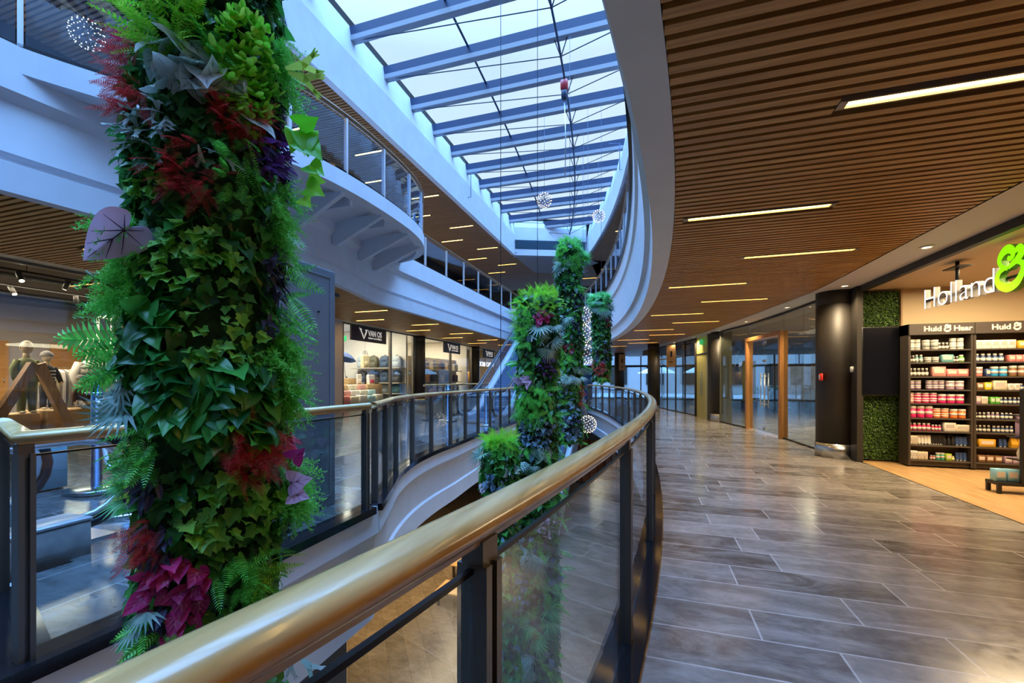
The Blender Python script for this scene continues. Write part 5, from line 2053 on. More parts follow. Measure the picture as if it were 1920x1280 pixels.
m.box(-11.63, -11.605, 7.47, 7.73, 1.46, 1.5)
m.build('backrest', M_pl, t)
MB().rbox(-11.6, -11.58, 7.55, 7.63, 1.3, 1.46, .004).build('tie', mat('tie_yellow', (.75, .60, .03), .6), t)
# doors on the back wall
for i, q in enumerate((6.5, 8.2)):
    d_ = struct(MB().box(-17.39, -17.34, q, q + .8, ZS, 2.55).build(f'door_{4+i}', wood('orange_door', (.38, .17, .04), (.5, .26, .08), (3, 3, 12), .4)))
    MB().tube([(-17.33, q + .7, 1.35), (-17.33, q + .7, 1.5)], .012, 6).build('door_handle', M_steel, d_)
# track lights
M_spot = mat('spot_body', (.02, .018, .016), .45)
M_spotl = mat('spot_lens', (1, .9, .7), .4, em=(1, .82, .55), es=14)
sp = 0
for x, qs in ((-11.3, (3.4, 4.1, 4.9, 5.6, 6.4)), (-13.2, (4.2, 5.6, 6.7, 7.6, 8.6))):
    t = thing('ceiling_track', f'dark ceiling light track in the clothes shop, {"nearer the glass" if x > -12 else "nearer the back wall"}', 'light track', (x, 5.8, 3.5))
    MB().box(x - .02, x + .02, 1.5, 9.8, 3.48, 3.52).build('track', M_spot, t)
    m = MB()
    for q in (2.2, 5, 7.8, 9.6):
        m.tube([(x, q, 3.52), (x, q, 3.62)], .006, 6)
    m.build('hanger', M_spot, t)
    for q in qs:
        s_ = thing('track_spot', f'black cylinder spotlight, {ORD[sp % 5]} on the track {"nearer the glass" if x > -12 else "nearer the back wall"}', 'spotlight', (x, q, 3.3), 'track spotlights')
        sp += 1
        a = np.array((x, q, 3.42))
        d_ = np.array((.55 if sp % 2 else -.4, rng.uniform(-.5, .5), -.8))
        d_ /= np.linalg.norm(d_)
        MB().tube([tuple(a - d_ * .06), tuple(a + d_ * .14)], .045, 12).build('body', M_spot, s_)
        MB().tube([tuple(a + d_ * .1405), tuple(a + d_ * .144)], .036, 12).build('lens', M_spotl, s_)
        MB().tube([(x, q, 3.48), tuple(a)], .012, 6).build('bracket', M_spot, s_)
m = MB()
for x, z in ((-12.2, 3.55), (-14.5, 3.52), (-15.6, 3.56)):
    m.tube([(x, QB + 1, z), (x, 10.4, z)], .05, 10)
struct(m.build('trim_16', M_spot))
# ------------------------------------------------------------------ hanging plant columns
def leaf_poly(outline, cx=0., cy=.4, cz=-.10, mi=0, smooth=0, cup=1.0):
    """half outline (x>=0) from stem to tip, mirrored and folded along the midrib"""
    h = catmull(outline, smooth) if smooth else outline
    o2 = list(h) + [(-x, y) for x, y in h[1:-1]][::-1]
    fz = lambda x, y: cup * (.26 * abs(x) - .22 * y * y + .05 * y)
    if not smooth:
        V = [(x, y, fz(x, y)) for x, y in o2] + [(cx, cy, cz * .6)]
        n = len(o2)
        return np.array(V), [(i, (i + 1) % n, n) for i in range(n)], [mi] * n
    n = len(o2)
    V = [(x, y, fz(x, y) + .03 * math.sin(9 * y)) for x, y in o2]
    V += [(x * .5, cy + (y - cy) * .55, fz(x * .5, cy + (y - cy) * .55) + .03) for x, y in o2]
    V.append((cx, cy, fz(0, cy) - .02))
    F_ = [(i, (i + 1) % n, n + (i + 1) % n, n + i) for i in range(n)] + [(n + i, n + (i + 1) % n, 2 * n) for i in range(n)]
    return np.array(V), F_, [mi] * len(F_)


def ivy():
    return leaf_poly([(0, 0), (.17, -.12), (.45, -.04), (.37, .22), (.50, .46), (.27, .60), (0, 1.0)], cy=.25)


def heart():
    return leaf_poly([(0, 0), (.20, -.14), (.42, .02), (.42, .34), (.24, .72), (0, 1.08)], cy=.25, smooth=2)


def lance():
    return leaf_poly([(0, 0), (.13, .18), (.17, .45), (.10, .78), (0, 1.0)], cy=.45, cz=-.08)


def small_round():
    V, Fc, M = [], [], []
    r = np.random.default_rng(3)
    for k in range(7):
        a, d = r.uniform(0, 2 * PI), r.uniform(.05, .5)
        c = np.array((d * math.cos(a), .5 + d * math.sin(a), r.uniform(0, .35)))
        th = r.uniform(0, 2 * PI)
        e1 = np.array((math.cos(th), math.sin(th), r.uniform(-.3, .5))) * .26
        e2 = np.array((-math.sin(th), math.cos(th), r.uniform(-.3, .5))) * .17
        b = len(V)
        V += [c + e1 * math.cos(t) + e2 * math.sin(t) for t in [2 * PI * j / 8 for j in range(8)]]
        Fc.append(tuple(range(b, b + 8)))
        M.append(0)
    return np.array(V), Fc, M


def frond(n=15, wid=.22, thick=.030, droop=.25, mi=0, taper=True):
    V, Fc = [], []
    for k in range(n):
        t = (k + .5) / n
        y = t
        z = -droop * t * t
        l = wid * (math.sin(PI * min(1, t * .85 + .15)) ** .8 if taper else 1)
        for s_ in (-1, 1):
            b = len(V)
            V += [(0, y - thick, z), (s_ * l * .5, y + .02 - thick * .4, z + .03), (s_ * l, y + .09, z - .02), (s_ * l * .5, y + .02 + thick, z + .03), (0, y + thick * .6, z)]
            Fc.append((b, b + 1, b + 2, b + 3, b + 4))
    b = len(V)
    V += [(-.008, 0, .005), (.008, 0, .005), (.003, 1, -droop + .005), (-.003, 1, -droop + .005)]
    Fc.append((b, b + 1, b + 2, b + 3))
    return np.array(V), Fc, [mi] * len(Fc)


def feather():
    """plume of asparagus fern"""
    V, Fc = [], []
    r = np.random.default_rng(5)
    for st in range(3):
        a0 = (st - 1) * .5
        for k in range(16):
            t = (k + 1) / 16
            c = np.array((a0 * t * .6, t, -.3 * t * t + .1 * abs(a0) * t))
            for j in range(3):
                d = np.array((r.uniform(-1, 1), r.uniform(0, .9), r.uniform(-.7, .7)))
                d = d / np.linalg.norm(d) * r.uniform(.12, .22) * (1.15 - .6 * t)
                e = np.cross(d, r.normal(size=3))
                e = e / np.linalg.norm(e) * .012
                b = len(V)
                V += [c - e, c + e, c + d + e * .5, c + d - e * .5]
                Fc.append((b, b + 1, b + 2, b + 3))
    return np.array(V), Fc, [0] * len(Fc)


def staghorn():
    V, Fc = [], []

    def seg(p, d, w0, w1, l, dep):
        p, d = np.array(p, float), np.array(d, float)
        d /= np.linalg.norm(d)
        nn = np.array((-d[1], d[0], 0))
        q = p + d * l
        b = len(V)
        V.extend([p - nn * w0, p + nn * w0, q + nn * w1 + (0, 0, -.05), q - nn * w1 + (0, 0, -.05)])
        Fc.append((b, b + 1, b + 2, b + 3))
        if dep > 0:
            for a in (-.55, .45) if dep > 1 else (-.4, .4, .0):
                c, s_ = math.cos(a), math.sin(a)
                seg(q - d * .01 + (0, 0, -.05), (d[0] * c - d[1] * s_, d[0] * s_ + d[1] * c, -.1), w1 * .85, w1 * (.55 if dep > 1 else .25), l * .62, dep - 1)
    seg((0, 0, 0), (0, 1, 0), .03, .085, .42, 2)
    return np.array(V), Fc, [0] * len(Fc)


def fan():
    V, Fc = [], []
    for k in range(11):
        a = (k - 5) / 5 * 1.25
        d = np.array((math.sin(a), math.cos(a), -.15))
        nn = np.array((math.cos(a), -math.sin(a), 0))
        b = len(V)
        l = 1 - .12 * abs(a)
        V += [(0, .12, 0), tuple(d * l * .45 + nn * .055 + (0, .06, .02)), tuple(d * l + (0, .05, -.12)), tuple(d * l * .45 - nn * .055 + (0, .06, .02))]
        Fc.append((b, b + 1, b + 2, b + 3))
    return np.array(V), Fc, [0] * len(Fc)


def caladium():
    V, Fc, M = leaf_poly([(0, 0), (.17, -.24), (.40, -.12), (.48, .14), (.38, .48), (.20, .80), (0, 1.08)], cy=.2, smooth=3)
    V = V.tolist()
    for (x, y) in ((0, .98), (.30, .55), (-.30, .55), (.40, .15), (-.40, .15), (.2, -.12), (-.2, -.12), (.18, .78), (-.18, .78)):
        b = len(V)
        s_ = np.array((0., .12 if abs(x) > .19 else .1, .0)) + ((0, .3, 0) if y > .7 and x else (0, 0, 0))
        e = np.array((x, y, 0))
        d = e - s_
        nn = np.array((-d[1], d[0], 0))
        nn = nn / np.linalg.norm(nn) * .014
        zz = lambda p: .26 * abs(p[0]) - .22 * p[1] ** 2 + .05 * p[1] + .045
        A = [s_ - nn, s_ + nn, e + nn * .3, e - nn * .3]
        V += [(p[0], p[1], zz(p)) for p in A]
        Fc.append((b, b + 1, b + 2, b + 3))
        M.append(1)
    return np.array(V), Fc, M


def blossom():
    V, Fc = [], []
    for k in range(6):
        a = 2 * PI * k / 6
        d = np.array((math.cos(a), .4 + math.sin(a), .35))
        nn = np.array((-math.sin(a), math.cos(a), 0))
        b = len(V)
        V += [(0, .4, .1), tuple(d * .3 + nn * .16 + (0, .25, 0)), tuple(d * .55 + (0, .17, .05)), tuple(d * .3 - nn * .16 + (0, .25, 0))]
        Fc.append((b, b + 1, b + 2, b + 3))
    return np.array(V), Fc, [0] * len(Fc)


SPEC = {  # shape, materials, leaf size, hang (down), out (away), name of the part
    'ivy': (ivy(), [leafmat('leaf_ivy', (0.0096, 0.0672, 0.024), (0.108, 0.408, 0.084))], .075, .75, .35, 'ivy_leaves'),
    'ivylight': (ivy(), [leafmat('leaf_ivy_light', (0.096, 0.384, 0.048), (0.384, 0.85, 0.144))], .06, .6, .5, 'bright_ivy_leaves'),
    'heart': (heart(), [leafmat('leaf_heart', (0.0144, 0.132, 0.0336), (0.084, 0.456, 0.072), .3)], .095, .8, .4, 'heart_leaves'),
    'pothos': (heart(), [leafmat('leaf_pothos', (0.144, 0.672, 0.024), (0.384, 0.85, 0.072), .3)], .075, .6, .7, 'pothos_leaves'),
    'purple': (lance(), [leafmat('leaf_purple', (0.0432, 0.0168, 0.084), (0.24, 0.084, 0.456))], .10, .45, .7, 'purple_leaves'),
    'plum': (lance(), [leafmat('leaf_plum', (0.0288, 0.0288, 0.0624), (0.12, 0.12, 0.24))], .085, .7, .5, 'dark_plum_leaves'),
    'bluish': (heart(), [leafmat('leaf_bluish', (0.048, 0.108, 0.168), (0.288, 0.48, 0.624))], .075, .55, .5, 'blue_green_leaves'),
    'succulent': (small_round(), [leafmat('leaf_succulent', (0.168, 0.72, 0.036), (0.528, 0.85, 0.12), .3)], .085, .1, .7, 'succulent_leaves'),
    'boston': (frond(), [leafmat('leaf_boston', (0.048, 0.336, 0.036), (0.216, 0.85, 0.108))], .20, .55, .6, 'fern_fronds'),
    'lime': (frond(13, .20, .028, .35), [leafmat('leaf_lime', (0.144, 0.624, 0.024), (0.528, 0.85, 0.096))], .16, -.1, .8, 'lime_fern_fronds'),
    'redfern': (frond(15, .24, .016, .2), [leafmat('leaf_red', (0.48, 0.024, 0.0288), (0.85, 0.084, 0.084))], .115, .45, .8, 'red_fern_fronds'),
    'asparagus': (feather(), [leafmat('leaf_asparagus', (0.072, 0.528, 0.048), (0.288, 0.85, 0.168))], .17, .65, .5, 'feathery_fern'),
    'staghorn': (staghorn(), [leafmat('leaf_staghorn', (0.207, 0.346, 0.276), (0.588, 0.612, 0.612))], .18, .35, .8, 'silver_staghorn_leaves'),
    'staggreen': (staghorn(), [leafmat('leaf_staghorn_green', (0.288, 0.528, 0.048), (0.72, 0.85, 0.168))], .17, .2, .9, 'green_staghorn_leaves'),
    'fan': (fan(), [leafmat('leaf_fan', (0.173, 0.346, 0.276), (0.449, 0.612, 0.553))], .20, .5, .7, 'fan_leaves'),
    'fangreen': (fan(), [leafmat('leaf_fan_green', (0.048, 0.336, 0.096), (0.24, 0.768, 0.24))], .20, .1, .9, 'green_fan_leaves'),
    'begonia': (caladium(), [leafmat('leaf_begonia', (0.339, 0.581, 0.532), (0.8, 0.8, 0.8)), mat('vein_dark', (.02, .05, .05), .5)], .125, .6, .55, 'silver_begonia_leaves'),
    'pinkcal': (caladium(), [leafmat('leaf_pinkcal', (.72, .46, .68), (.82, .60, .80)), mat('vein_plum', (.08, .02, .09), .5)], .17, .2, .8, 'pink_caladium_leaf'),
    'magenta': (caladium(), [leafmat('leaf_magenta', (0.32, 0.0128, 0.112), (0.85, 0.048, 0.288)), mat('vein_rose', (.75, .22, .35), .5)], .075, .6, .6, 'magenta_caladium_leaves'),
    'flower': (blossom(), [leafmat('petal_lilac', (0.85, 0.624, 0.85), (0.85, 0.85, 0.85))], .05, .4, .8, 'lilac_blossoms'),
}


def unit(a):
    return a / (np.linalg.norm(a, axis=-1, keepdims=True) + 1e-9)


class Foliage:
    def __init__(s, t):
        s.t = t
        s.b = {}

    def put(s, sp, pos, nor, size=1.0, hang=None, outw=None, jit=.45, tip=None):
        (V, Fc, M), mats, sz, h0, o0, nm = SPEC[sp]
        pos = np.asarray(pos, float).reshape(-1, 3)
        nor = np.asarray(nor, float).reshape(-1, 3)
        n = len(pos)
        if n == 0:
            return
        h = h0 if hang is None else hang
        ow = o0 if outw is None else outw
        if tip is None:
            tp = unit(nor * ow + np.array((0, 0, -h)) + rng.normal(0, jit, (n, 3)))
        else:
            tp = unit(np.asarray(tip, float).reshape(-1, 3) + rng.normal(0, .05, (n, 3)))
        zz = nor + rng.normal(0, .35, (n, 3)) + np.array((0, 0, .15 if sp in ('begonia', 'pinkcal', 'magenta') else .75))
        zz = unit(zz - tp * np.sum(zz * tp, 1, keepdims=True))
        xx = np.cross(tp, zz)
        S_ = sz * size * rng.uniform(.7, 1.25, (n, 1, 1))
        A = (xx[:, None, :] * V[None, :, 0:1] + tp[:, None, :] * V[None, :, 1:2] + zz[:, None, :] * V[None, :, 2:3]) * S_ + pos[:, None, :]
        m = s.b.setdefault(sp, ([], [], []))
        base = sum(len(a) for a in m[0])
        m[0].append(A.reshape(-1, 3))
        k = len(V)
        for i in range(n):
            o = base + i * k
            m[1].extend([tuple(o + j for j in f) for f in Fc])
            m[2].extend(M)

    def build(s):
        for sp, (A, Fc, M) in s.b.items():
            V = np.concatenate(A) - np.array(world_loc(s.t))
            me = bpy.data.meshes.new(SPEC[sp][5])
            me.from_pydata(V.tolist(), [], Fc)
            for m in SPEC[sp][1]:
                me.materials.append(m)
            me.polygons.foreach_set('material_index', M)
            if sp in ('heart', 'pothos', 'begonia', 'pinkcal', 'magenta', 'bluish'):
                me.polygons.foreach_set('use_smooth', [True] * len(M))
            o = bpy.data.objects.new(SPEC[sp][5], me)
            COL.objects.link(o)
            o.parent = s.t


M_core = mat('moss_core', (.02, .06, .02), .95, var=.5, vscale=20, bump=.6)
TOPC = np.array((0, 0, 1.45))


def plant_column(label, c, r, z0, z1, n, patches, base='ivy', mix=(), lean=0., cable_to=9.17, bump=.10, leaf=1.0):
    """patches: (species, side -1..1 across the visible half, height z, half width in m, half height, count, size)"""
    t = thing('plant_column', label, 'hanging plant', (c[0], c[1], z0), 'hanging plant columns')
    th = math.atan2(-c[1], -c[0])
    kk = rng.uniform(0, 6, 4)

    def rad(ph, z):
        return r * (1 + bump * (np.sin(3 * ph + 2.1 * z + kk[0]) * .5 + np.sin(5.3 * z / max(r * 3, .5) + kk[1] + ph) * .5) - .35 * np.clip((z - z1 + .08) / .1, 0, 1))

    def surf(ph, z, off=0.):
        rr = rad(ph, z) + off
        x = c[0] + lean * (z - z0) + rr * np.cos(ph)
        y = c[1] + rr * np.sin(ph)
        return np.stack([x, y, z], -1), np.stack([np.cos(ph), np.sin(ph), np.full_like(ph, .15)], -1)
    m = MB()
    prof = []
    nz, na = int((z1 - z0) / .08) + 2, 22
    v = []
    for i in range(nz):
        z = z0 + (z1 - z0) * i / (nz - 1)
        for k in range(na):
            ph = np.array([2 * PI * k / na])
            p, _ = surf(ph, np.array([z]), -.05)
            e = .5 if i in (0, nz - 1) else 1
            p = p[0]
            v.append((c[0] + lean * (z - z0) + (p[0] - c[0] - lean * (z - z0)) * e, c[1] + (p[1] - c[1]) * e, z))
    f = [tuple(range(na - 1, -1, -1)), tuple((nz - 1) * na + k for k in range(na))]
    for i in range(nz - 1):
        f += [(i * na + k, i * na + (k + 1) % na, (i + 1) * na + (k + 1) % na, (i + 1) * na + k) for k in range(na)]
    m.add(v, f, 0, True)
    m.build('moss_core', M_core, t)
    fo = Foliage(t)
    ph = rng.uniform(0, 2 * PI, n)
    z = rng.uniform(z0 + .01, z1, n)
    p, nn = surf(ph, z, -.025)
    keep = np.ones(n, bool)
    for (sp, sx_, pz, hw, hh, cnt, size) in patches:
        if cnt < 8:
            continue
        pa = th + math.asin(max(-.97, min(.97, sx_)))
        d = np.abs((ph - pa + PI) % (2 * PI) - PI) * r
        ins = (d / hw) ** 2 + ((z - pz) / hh) ** 2 < .8
        keep &= ~(ins & (rng.random(n) < .8))
    p, nn = p[keep], nn[keep]
    sel = rng.random(len(p))
    lo = 0
    for sp, fr in mix:
        k = (sel >= lo) & (sel < lo + fr)
        fo.put(sp, p[k], nn[k], leaf)
        lo += fr
    k = sel >= lo
    fo.put(base, p[k], nn[k], leaf)
    for (sp, sx_, pz, hw, hh, cnt, size) in patches:
        pa = th + math.asin(max(-.97, min(.97, sx_)))
        if cnt == 1:
            q, w_ = np.array([pa]), np.array([pz])
        else:
            rr_ = np.sqrt(rng.random(cnt))
            aa = rng.uniform(0, 2 * PI, cnt)
            q = pa + rr_ * np.cos(aa) * hw / r
            w_ = np.clip(pz + rr_ * np.sin(aa) * hh, z0 + .01, z1 + .02)
        p, nn = surf(q, w_, .005)
        fo.put(sp, p, nn, size)
    # crown of leaves on top
    k = 40
    a = rng.uniform(0, 2 * PI, k)
    rr_ = r * .8 * np.sqrt(rng.random(k))
    p = np.stack([c[0] + lean * (z1 - z0) + rr_ * np.cos(a), c[1] + rr_ * np.sin(a), np.full(k, z1 - .01)], -1)
    fo.put(patches[0][0] if patches else base, p, np.stack([np.cos(a) * .5, np.sin(a) * .5, np.ones(k)], -1), .9, hang=-.7, outw=.8)
    fo.surf = surf
    fo.th = th
    m = MB()
    m.tube([(c[0] + lean * (z1 - z0), c[1], z1 - .05), (c[0] + lean * (z1 - z0), c[1], cable_to)], .004, 5)
    m.build('cable', M_cable, t)
    return t, fo


def zz(v, Y):
    return 1.45 + (711 - v) / 800. * Y


YA = 1.42
A_z = lambda v: zz(v, YA)
ux = lambda u: (u - 405) / 150.
PA = []


def pa(sp, u, v, du, dv, cnt, size=1.0):
    PA.append((sp, ux(u), A_z(v), du * YA / 800 * .9, dv * YA / 800, cnt if cnt < 4 else int(cnt * 1.35), size * .84))


pa('lime', 330, 50, 75, 80, 60, .9)
pa('succulent', 470, 110, 65, 110, 75, .85)
pa('asparagus', 535, 40, 35, 70, 34, .8)
pa('redfern', 262, 120, 28, 80, 34, .9)
pa('begonia', 350, 140, 60, 55, 9, .95)
pa('begonia', 430, 165, 60, 40, 8, 1.0)
pa('boston', 400, 90, 40, 40, 10, .6)
pa('plum', 535, 110, 40, 60, 40, 1.0)
pa('purple', 560, 220, 45, 85, 60, .85)
pa('staggreen', 575, 140, 10, 25, 4, .95)
pa('redfern', 450, 205, 60, 40, 46, .85)
pa('redfern', 280, 195, 40, 30, 26, .85)
pa('staghorn', 300, 250, 45, 45, 24, .66)
pa('staghorn', 400, 285, 25, 20, 3, .75)
pa('purple', 500, 255, 45, 40, 30, .8)
pa('heart', 300, 290, 50, 40, 30, .7)
pa('redfern', 370, 325, 55, 48, 50, .8)
pa('boston', 455, 310, 35, 80, 16, .6)
pa('asparagus', 540, 360, 40, 90, 46, .75)
pa('ivylight', 300, 350, 40, 40, 20, .8)
pa('ivylight', 360, 480, 110, 60, 60, .85)
pa('asparagus', 265, 480, 35, 90, 46, .75)
pa('plum', 530, 480, 45, 60, 60, .85)
pa('fan', 560, 420, 20, 40, 4, .6)
pa('boston', 560, 560, 30, 50, 14, .7)
pa('plum', 515, 590, 25, 30, 14, .7)
pa('asparagus', 540, 680, 38, 95, 90, .85)
pa('ivylight', 430, 620, 90, 70, 36, .8)
pa('heart', 420, 750, 120, 85, 120, 1.0)
pa('heart', 300, 640, 60, 80, 40, .9)
pa('fan', 275, 740, 30, 40, 5, .6)
pa('pothos', 440, 810, 70, 40, 10, .9)
pa('redfern', 480, 850, 62, 55, 64, .95)
pa('boston', 300, 830, 50, 45, 18, .6)
pa('magenta', 555, 850, 12, 30, 6, .8)
pa('pinkcal', 562, 920, 8, 25, 3, .55)
pa('asparagus', 550, 950, 35, 70, 56, .8)
pa('boston', 540, 900, 30, 40, 10, .5)
pa('fangreen', 262, 910, 25, 40, 5, .45)
pa('plum', 300, 905, 35, 25, 16, .8)
pa('redfern', 300, 1000, 32, 36, 34, .8)
pa('plum', 310, 1010, 35, 40, 26, .8)
pa('bluish', 570, 1020, 30, 40, 30, .5)
pa('ivylight', 450, 960, 110, 70, 60, 1.0)
pa('magenta', 345, 1100, 52, 75, 26, .85)
pa('boston', 470, 1090, 60, 50, 22, .6)
pa('lime', 500, 1110, 40, 40, 14, .7)
pa('fan', 300, 1120, 25, 50, 3, .5)
pa('plum', 320, 1150, 30, 40, 14, .8)
pa('boston', 315, 1170, 30, 30, 8, .6)
pa('staghorn', 570, 1240, 20, 25, 3, .7)
cA = (-1.575, 1.20)
tA, fA = plant_column('huge nearest plant column of ivy, red ferns and silver leaves', cA, .238, .22, 3.55, 6200, PA, 'ivy', (('heart', .16), ('ivylight', .03)), leaf=.66)


def far_leaf(sp, u0, v0, u1, v1, size=1.0, Y0=1.55, Y1=1.5, up=(0, 0, 1)):
    def W(u, v, Y):
        X = (u - 960) / 800 * Y
        return np.array((X * .954 - Y * .3, X * .3 + Y * .954, 1.45 + (711 - v) / 800 * Y))
    a, b = W(u0, v0, Y0), W(u1, v1, Y1)
    L = np.linalg.norm(b - a)
    n = W(u0, v0, 0.5) - a
    n = n / np.linalg.norm(n)
    (V, Fc, M), mats, sz, _, _, _ = SPEC[sp]
    d = (b - a) / L
    z_ = n - d * np.dot(n, d)
    z_ /= np.linalg.norm(z_)
    ro = rng.uniform(-.6, .6) if sp in ('pothos', 'heart', 'magenta') else 0
    x_ = np.cross(d, z_)
    z_, x_ = z_ * math.cos(ro) + x_ * math.sin(ro), x_ * math.cos(ro) - z_ * math.sin(ro)
    m = fA.b.setdefault(sp, ([], [], []))
    base = sum(len(q) for q in m[0])
    ln = V[:, 1].max()
    s_ = L / ln
    m[0].append(a + (x_ * V[:, 0:1] + d * V[:, 1:2] + z_ * V[:, 2:3]) * s_)
    m[1].extend([tuple(base + j for j in f) for f in Fc])
    m[2].extend(M)


far_leaf('pinkcal', 242, 425, 156, 488, Y0=1.36, Y1=1.30)
for (a, b, c_, d) in ((270, 640, 58, 634), (265, 652, 110, 672), (260, 660, 140, 695), (250, 600, 140, 565), (262, 590, 190, 560), (255, 690, 130, 720), (262, 700, 110, 735)):
    far_leaf('boston', a, b, c_, d)
for (a, b, c_, d) in ((285, 700, 215, 690), (300, 720, 215, 740), (310, 735, 250, 790)):
    far_leaf('fan', a, b, c_, d)
far_leaf('staghorn', 320, 720, 280, 790)
for (a, b, c_, d) in ((545, 520, 600, 545), (545, 560, 590, 620), (540, 510, 585, 500)):
    far_leaf('boston', a, b, c_, d)
for (a, b, c_, d) in ((560, 235, 592, 225), (575, 250, 575, 285), (565, 265, 600, 290), (580, 310, 603, 322), (580, 330, 602, 340), (578, 350, 602, 362), (570, 370, 578, 384), (556, 250, 548, 280)):
    far_leaf('pothos', a, b, c_, d)
far_leaf('staggreen', 535, 128, 592, 118)
far_leaf('staggreen', 540, 135, 590, 155)
for (a, b, c_, d) in ((255, 70, 208, 66), (258, 78, 236, 66), (252, 72, 262, 90)):
    far_leaf('magenta', a, b, c_, d)
for (a, b, c_, d) in ((250, 165, 240, 175), (250, 215, 232, 222), (245, 250, 245, 290)):
    far_leaf('staghorn', a, b, c_, d)
for (a, b, c_, d) in ((270, 900, 222, 950), (275, 890, 218, 915), (275, 915, 240, 965), (285, 920, 262, 975)):
    far_leaf('staggreen', a, b, c_, d)
far_leaf('pinkcal', 545, 905, 578, 898)
far_leaf('pinkcal', 548, 925, 574, 932)
far_leaf('magenta', 548, 860, 566, 845)
far_leaf('staghorn', 560, 1230, 595, 1262)
far_leaf('staghorn', 545, 1225, 545, 1275)
MB().tube([(cA[0] - .1, cA[1] - .25, 1.75), (cA[0] - .13, cA[1] - .29, 1.78), (cA[0] - .15, cA[1] - .30, 1.80)], .004, 5).build('stem', mat('stem_green', (.10, .14, .06), .5), tA)
fA.build()


def far_patches(seq, Y, uc, half):
    return [(sp, (u - uc) / half, zz(v, Y), du * Y / 800, dv * Y / 800, cnt, sz) for sp, u, v, du, dv, cnt, sz in seq]


# second column, beyond the railing
PB = far_patches([('lime', 1005, 565, 42, 26, 60, .9), ('lime', 975, 590, 25, 30, 22, .8), ('magenta', 1010, 592, 22, 14, 16, 1.0), ('plum', 985, 585, 20, 12, 14, .8), ('fan', 1022, 630, 30, 26, 14, .9), ('staghorn', 1010, 640, 25, 22, 8, .9),
                  ('asparagus', 975, 600, 20, 40, 24, .8), ('purple', 1024, 685, 22, 22, 40, .75), ('boston', 975, 640, 18, 16, 14, .8), ('pinkcal', 985, 715, 20, 8, 6, .6), ('boston', 1000, 740, 30, 20, 26, .7), ('asparagus', 985, 765, 25, 30, 40, .8),
                  ('boston', 1010, 775, 14, 12, 8, .8), ('bluish', 1000, 810, 40, 30, 70, .9), ('plum', 1000, 800, 40, 20, 40, .7), ('begonia', 1015, 850, 15, 12, 6, .7), ('pinkcal', 970, 850, 8, 12, 3, .6), ('fan', 990, 870, 30, 10, 8, .8),
                  ('flower', 1020, 990, 18, 20, 26, 1.0), ('fan', 1000, 1050, 20, 16, 8, 1.0), ('boston', 1020, 1100, 30, 40, 30, .9), ('fangreen', 1010, 1170, 30, 40, 16, 1.0), ('bluish', 970, 1080, 20, 100, 50, .8), ('fan', 985, 1250, 15, 25, 8, .9)], 5.2, 1003, 42)
PB = [p if p[0] != 'x' else p for p in PB]
tB, fB = plant_column('thick plant column with lime fern top and silver fans beside the escalator', (-1.33, 5.32), .27, -3.4, 2.52, 4200, PB, 'ivy', (('heart', .2), ('boston', .05), ('bluish', .08)), leaf=1.05)
fB.build()
PC_ = far_patches([('lime', 920, 825, 42, 18, 70, .8), ('asparagus', 920, 830, 40, 20, 40, .7), ('heart', 915, 860, 40, 30, 90, .7), ('begonia', 945, 885, 18, 10, 6, .75), ('bluish', 905, 905, 20, 16, 26, .7), ('fan', 882, 860, 8, 8, 4, .8), ('magenta', 852, 945, 10, 8, 6, .5), ('flower', 870, 925, 14, 10, 20, .8),
                   ('flower', 868, 1110, 12, 16, 20, 1.0), ('boston', 890, 1080, 20, 50, 20, .8), ('bluish', 890, 1150, 24, 60, 40, .8)], 4.4, 920, 42)
tC, fC = plant_column('short bushy plant column with a rounded bright green top low in the void', (-1.52, 4.42), .215, -3.2, .78, 2600, PC_, 'heart', (('ivy', .35), ('bluish', .08)), leaf=.85, cable_to=9.17)
fC.build()
PD = far_patches([('asparagus', 1068, 470, 28, 26, 50, 1.2), ('fangreen', 1085, 480, 16, 16, 8, 1.1), ('fan', 1048, 495, 12, 16, 8, 1.2), ('staghorn', 1090, 495, 10, 14, 6, 1.3), ('ivylight', 1060, 560, 20, 20, 30, 1.0), ('plum', 1082, 560, 10, 16, 24, 1.2), ('fan', 1062, 585, 20, 10, 6, 1.2),
                  ('plum', 1080, 605, 10, 14, 20, 1.2), ('redfern', 1062, 652, 14, 8, 20, 1.2), ('asparagus', 1055, 672, 14, 18, 22, 1.2), ('fan', 1070, 705, 24, 12, 14, 1.2), ('staghorn', 1052, 710, 14, 10, 6, 1.2), ('redfern', 1090, 740, 9, 22, 34, 1.2), ('bluish', 1060, 770, 24, 30, 60, 1.1), ('plum', 1068, 790, 24, 14, 40, 1.2), ('bluish', 1072, 815, 18, 8, 14, 1.2)], 9.3, 1068, 25)
tD, fD = plant_column('tallest slim plant column hanging behind the thick one, its top under the vent grille', (-1.64, 9.55), .27, .0, 4.5, 3000, PD, 'ivy', (('bluish', .18), ('heart', .15), ('boston', .04)), leaf=1.25, bump=.16)
fD.build()
PE = far_patches([('fangreen', 1128, 560, 24, 18, 24, 1.3), ('fan', 1120, 572, 16, 14, 12, 1.2), ('fan', 1140, 575, 14, 12, 8, 1.2), ('purple', 1145, 590, 8, 16, 20, 1.3), ('redfern', 1142, 605, 6, 10, 10, 1.2), ('ivy', 1128, 620, 20, 20, 60, 1.2), ('plum', 1135, 660, 18, 20, 40, 1.3), ('redfern', 1122, 688, 14, 14, 44, 1.3), ('redfern', 1132, 700, 12, 10, 20, 1.2), ('boston', 1130, 710, 10, 5, 6, 1.2)], 11.7, 1129, 19)
tE, fE = plant_column('smallest distant plant column with a palm top and red bottom near the far doors', (-1.21, 12.25), .245, 1.4, 3.75, 1700, PE, 'ivy', (('bluish', .12), ('heart', .1)), leaf=1.35)
fE.build()

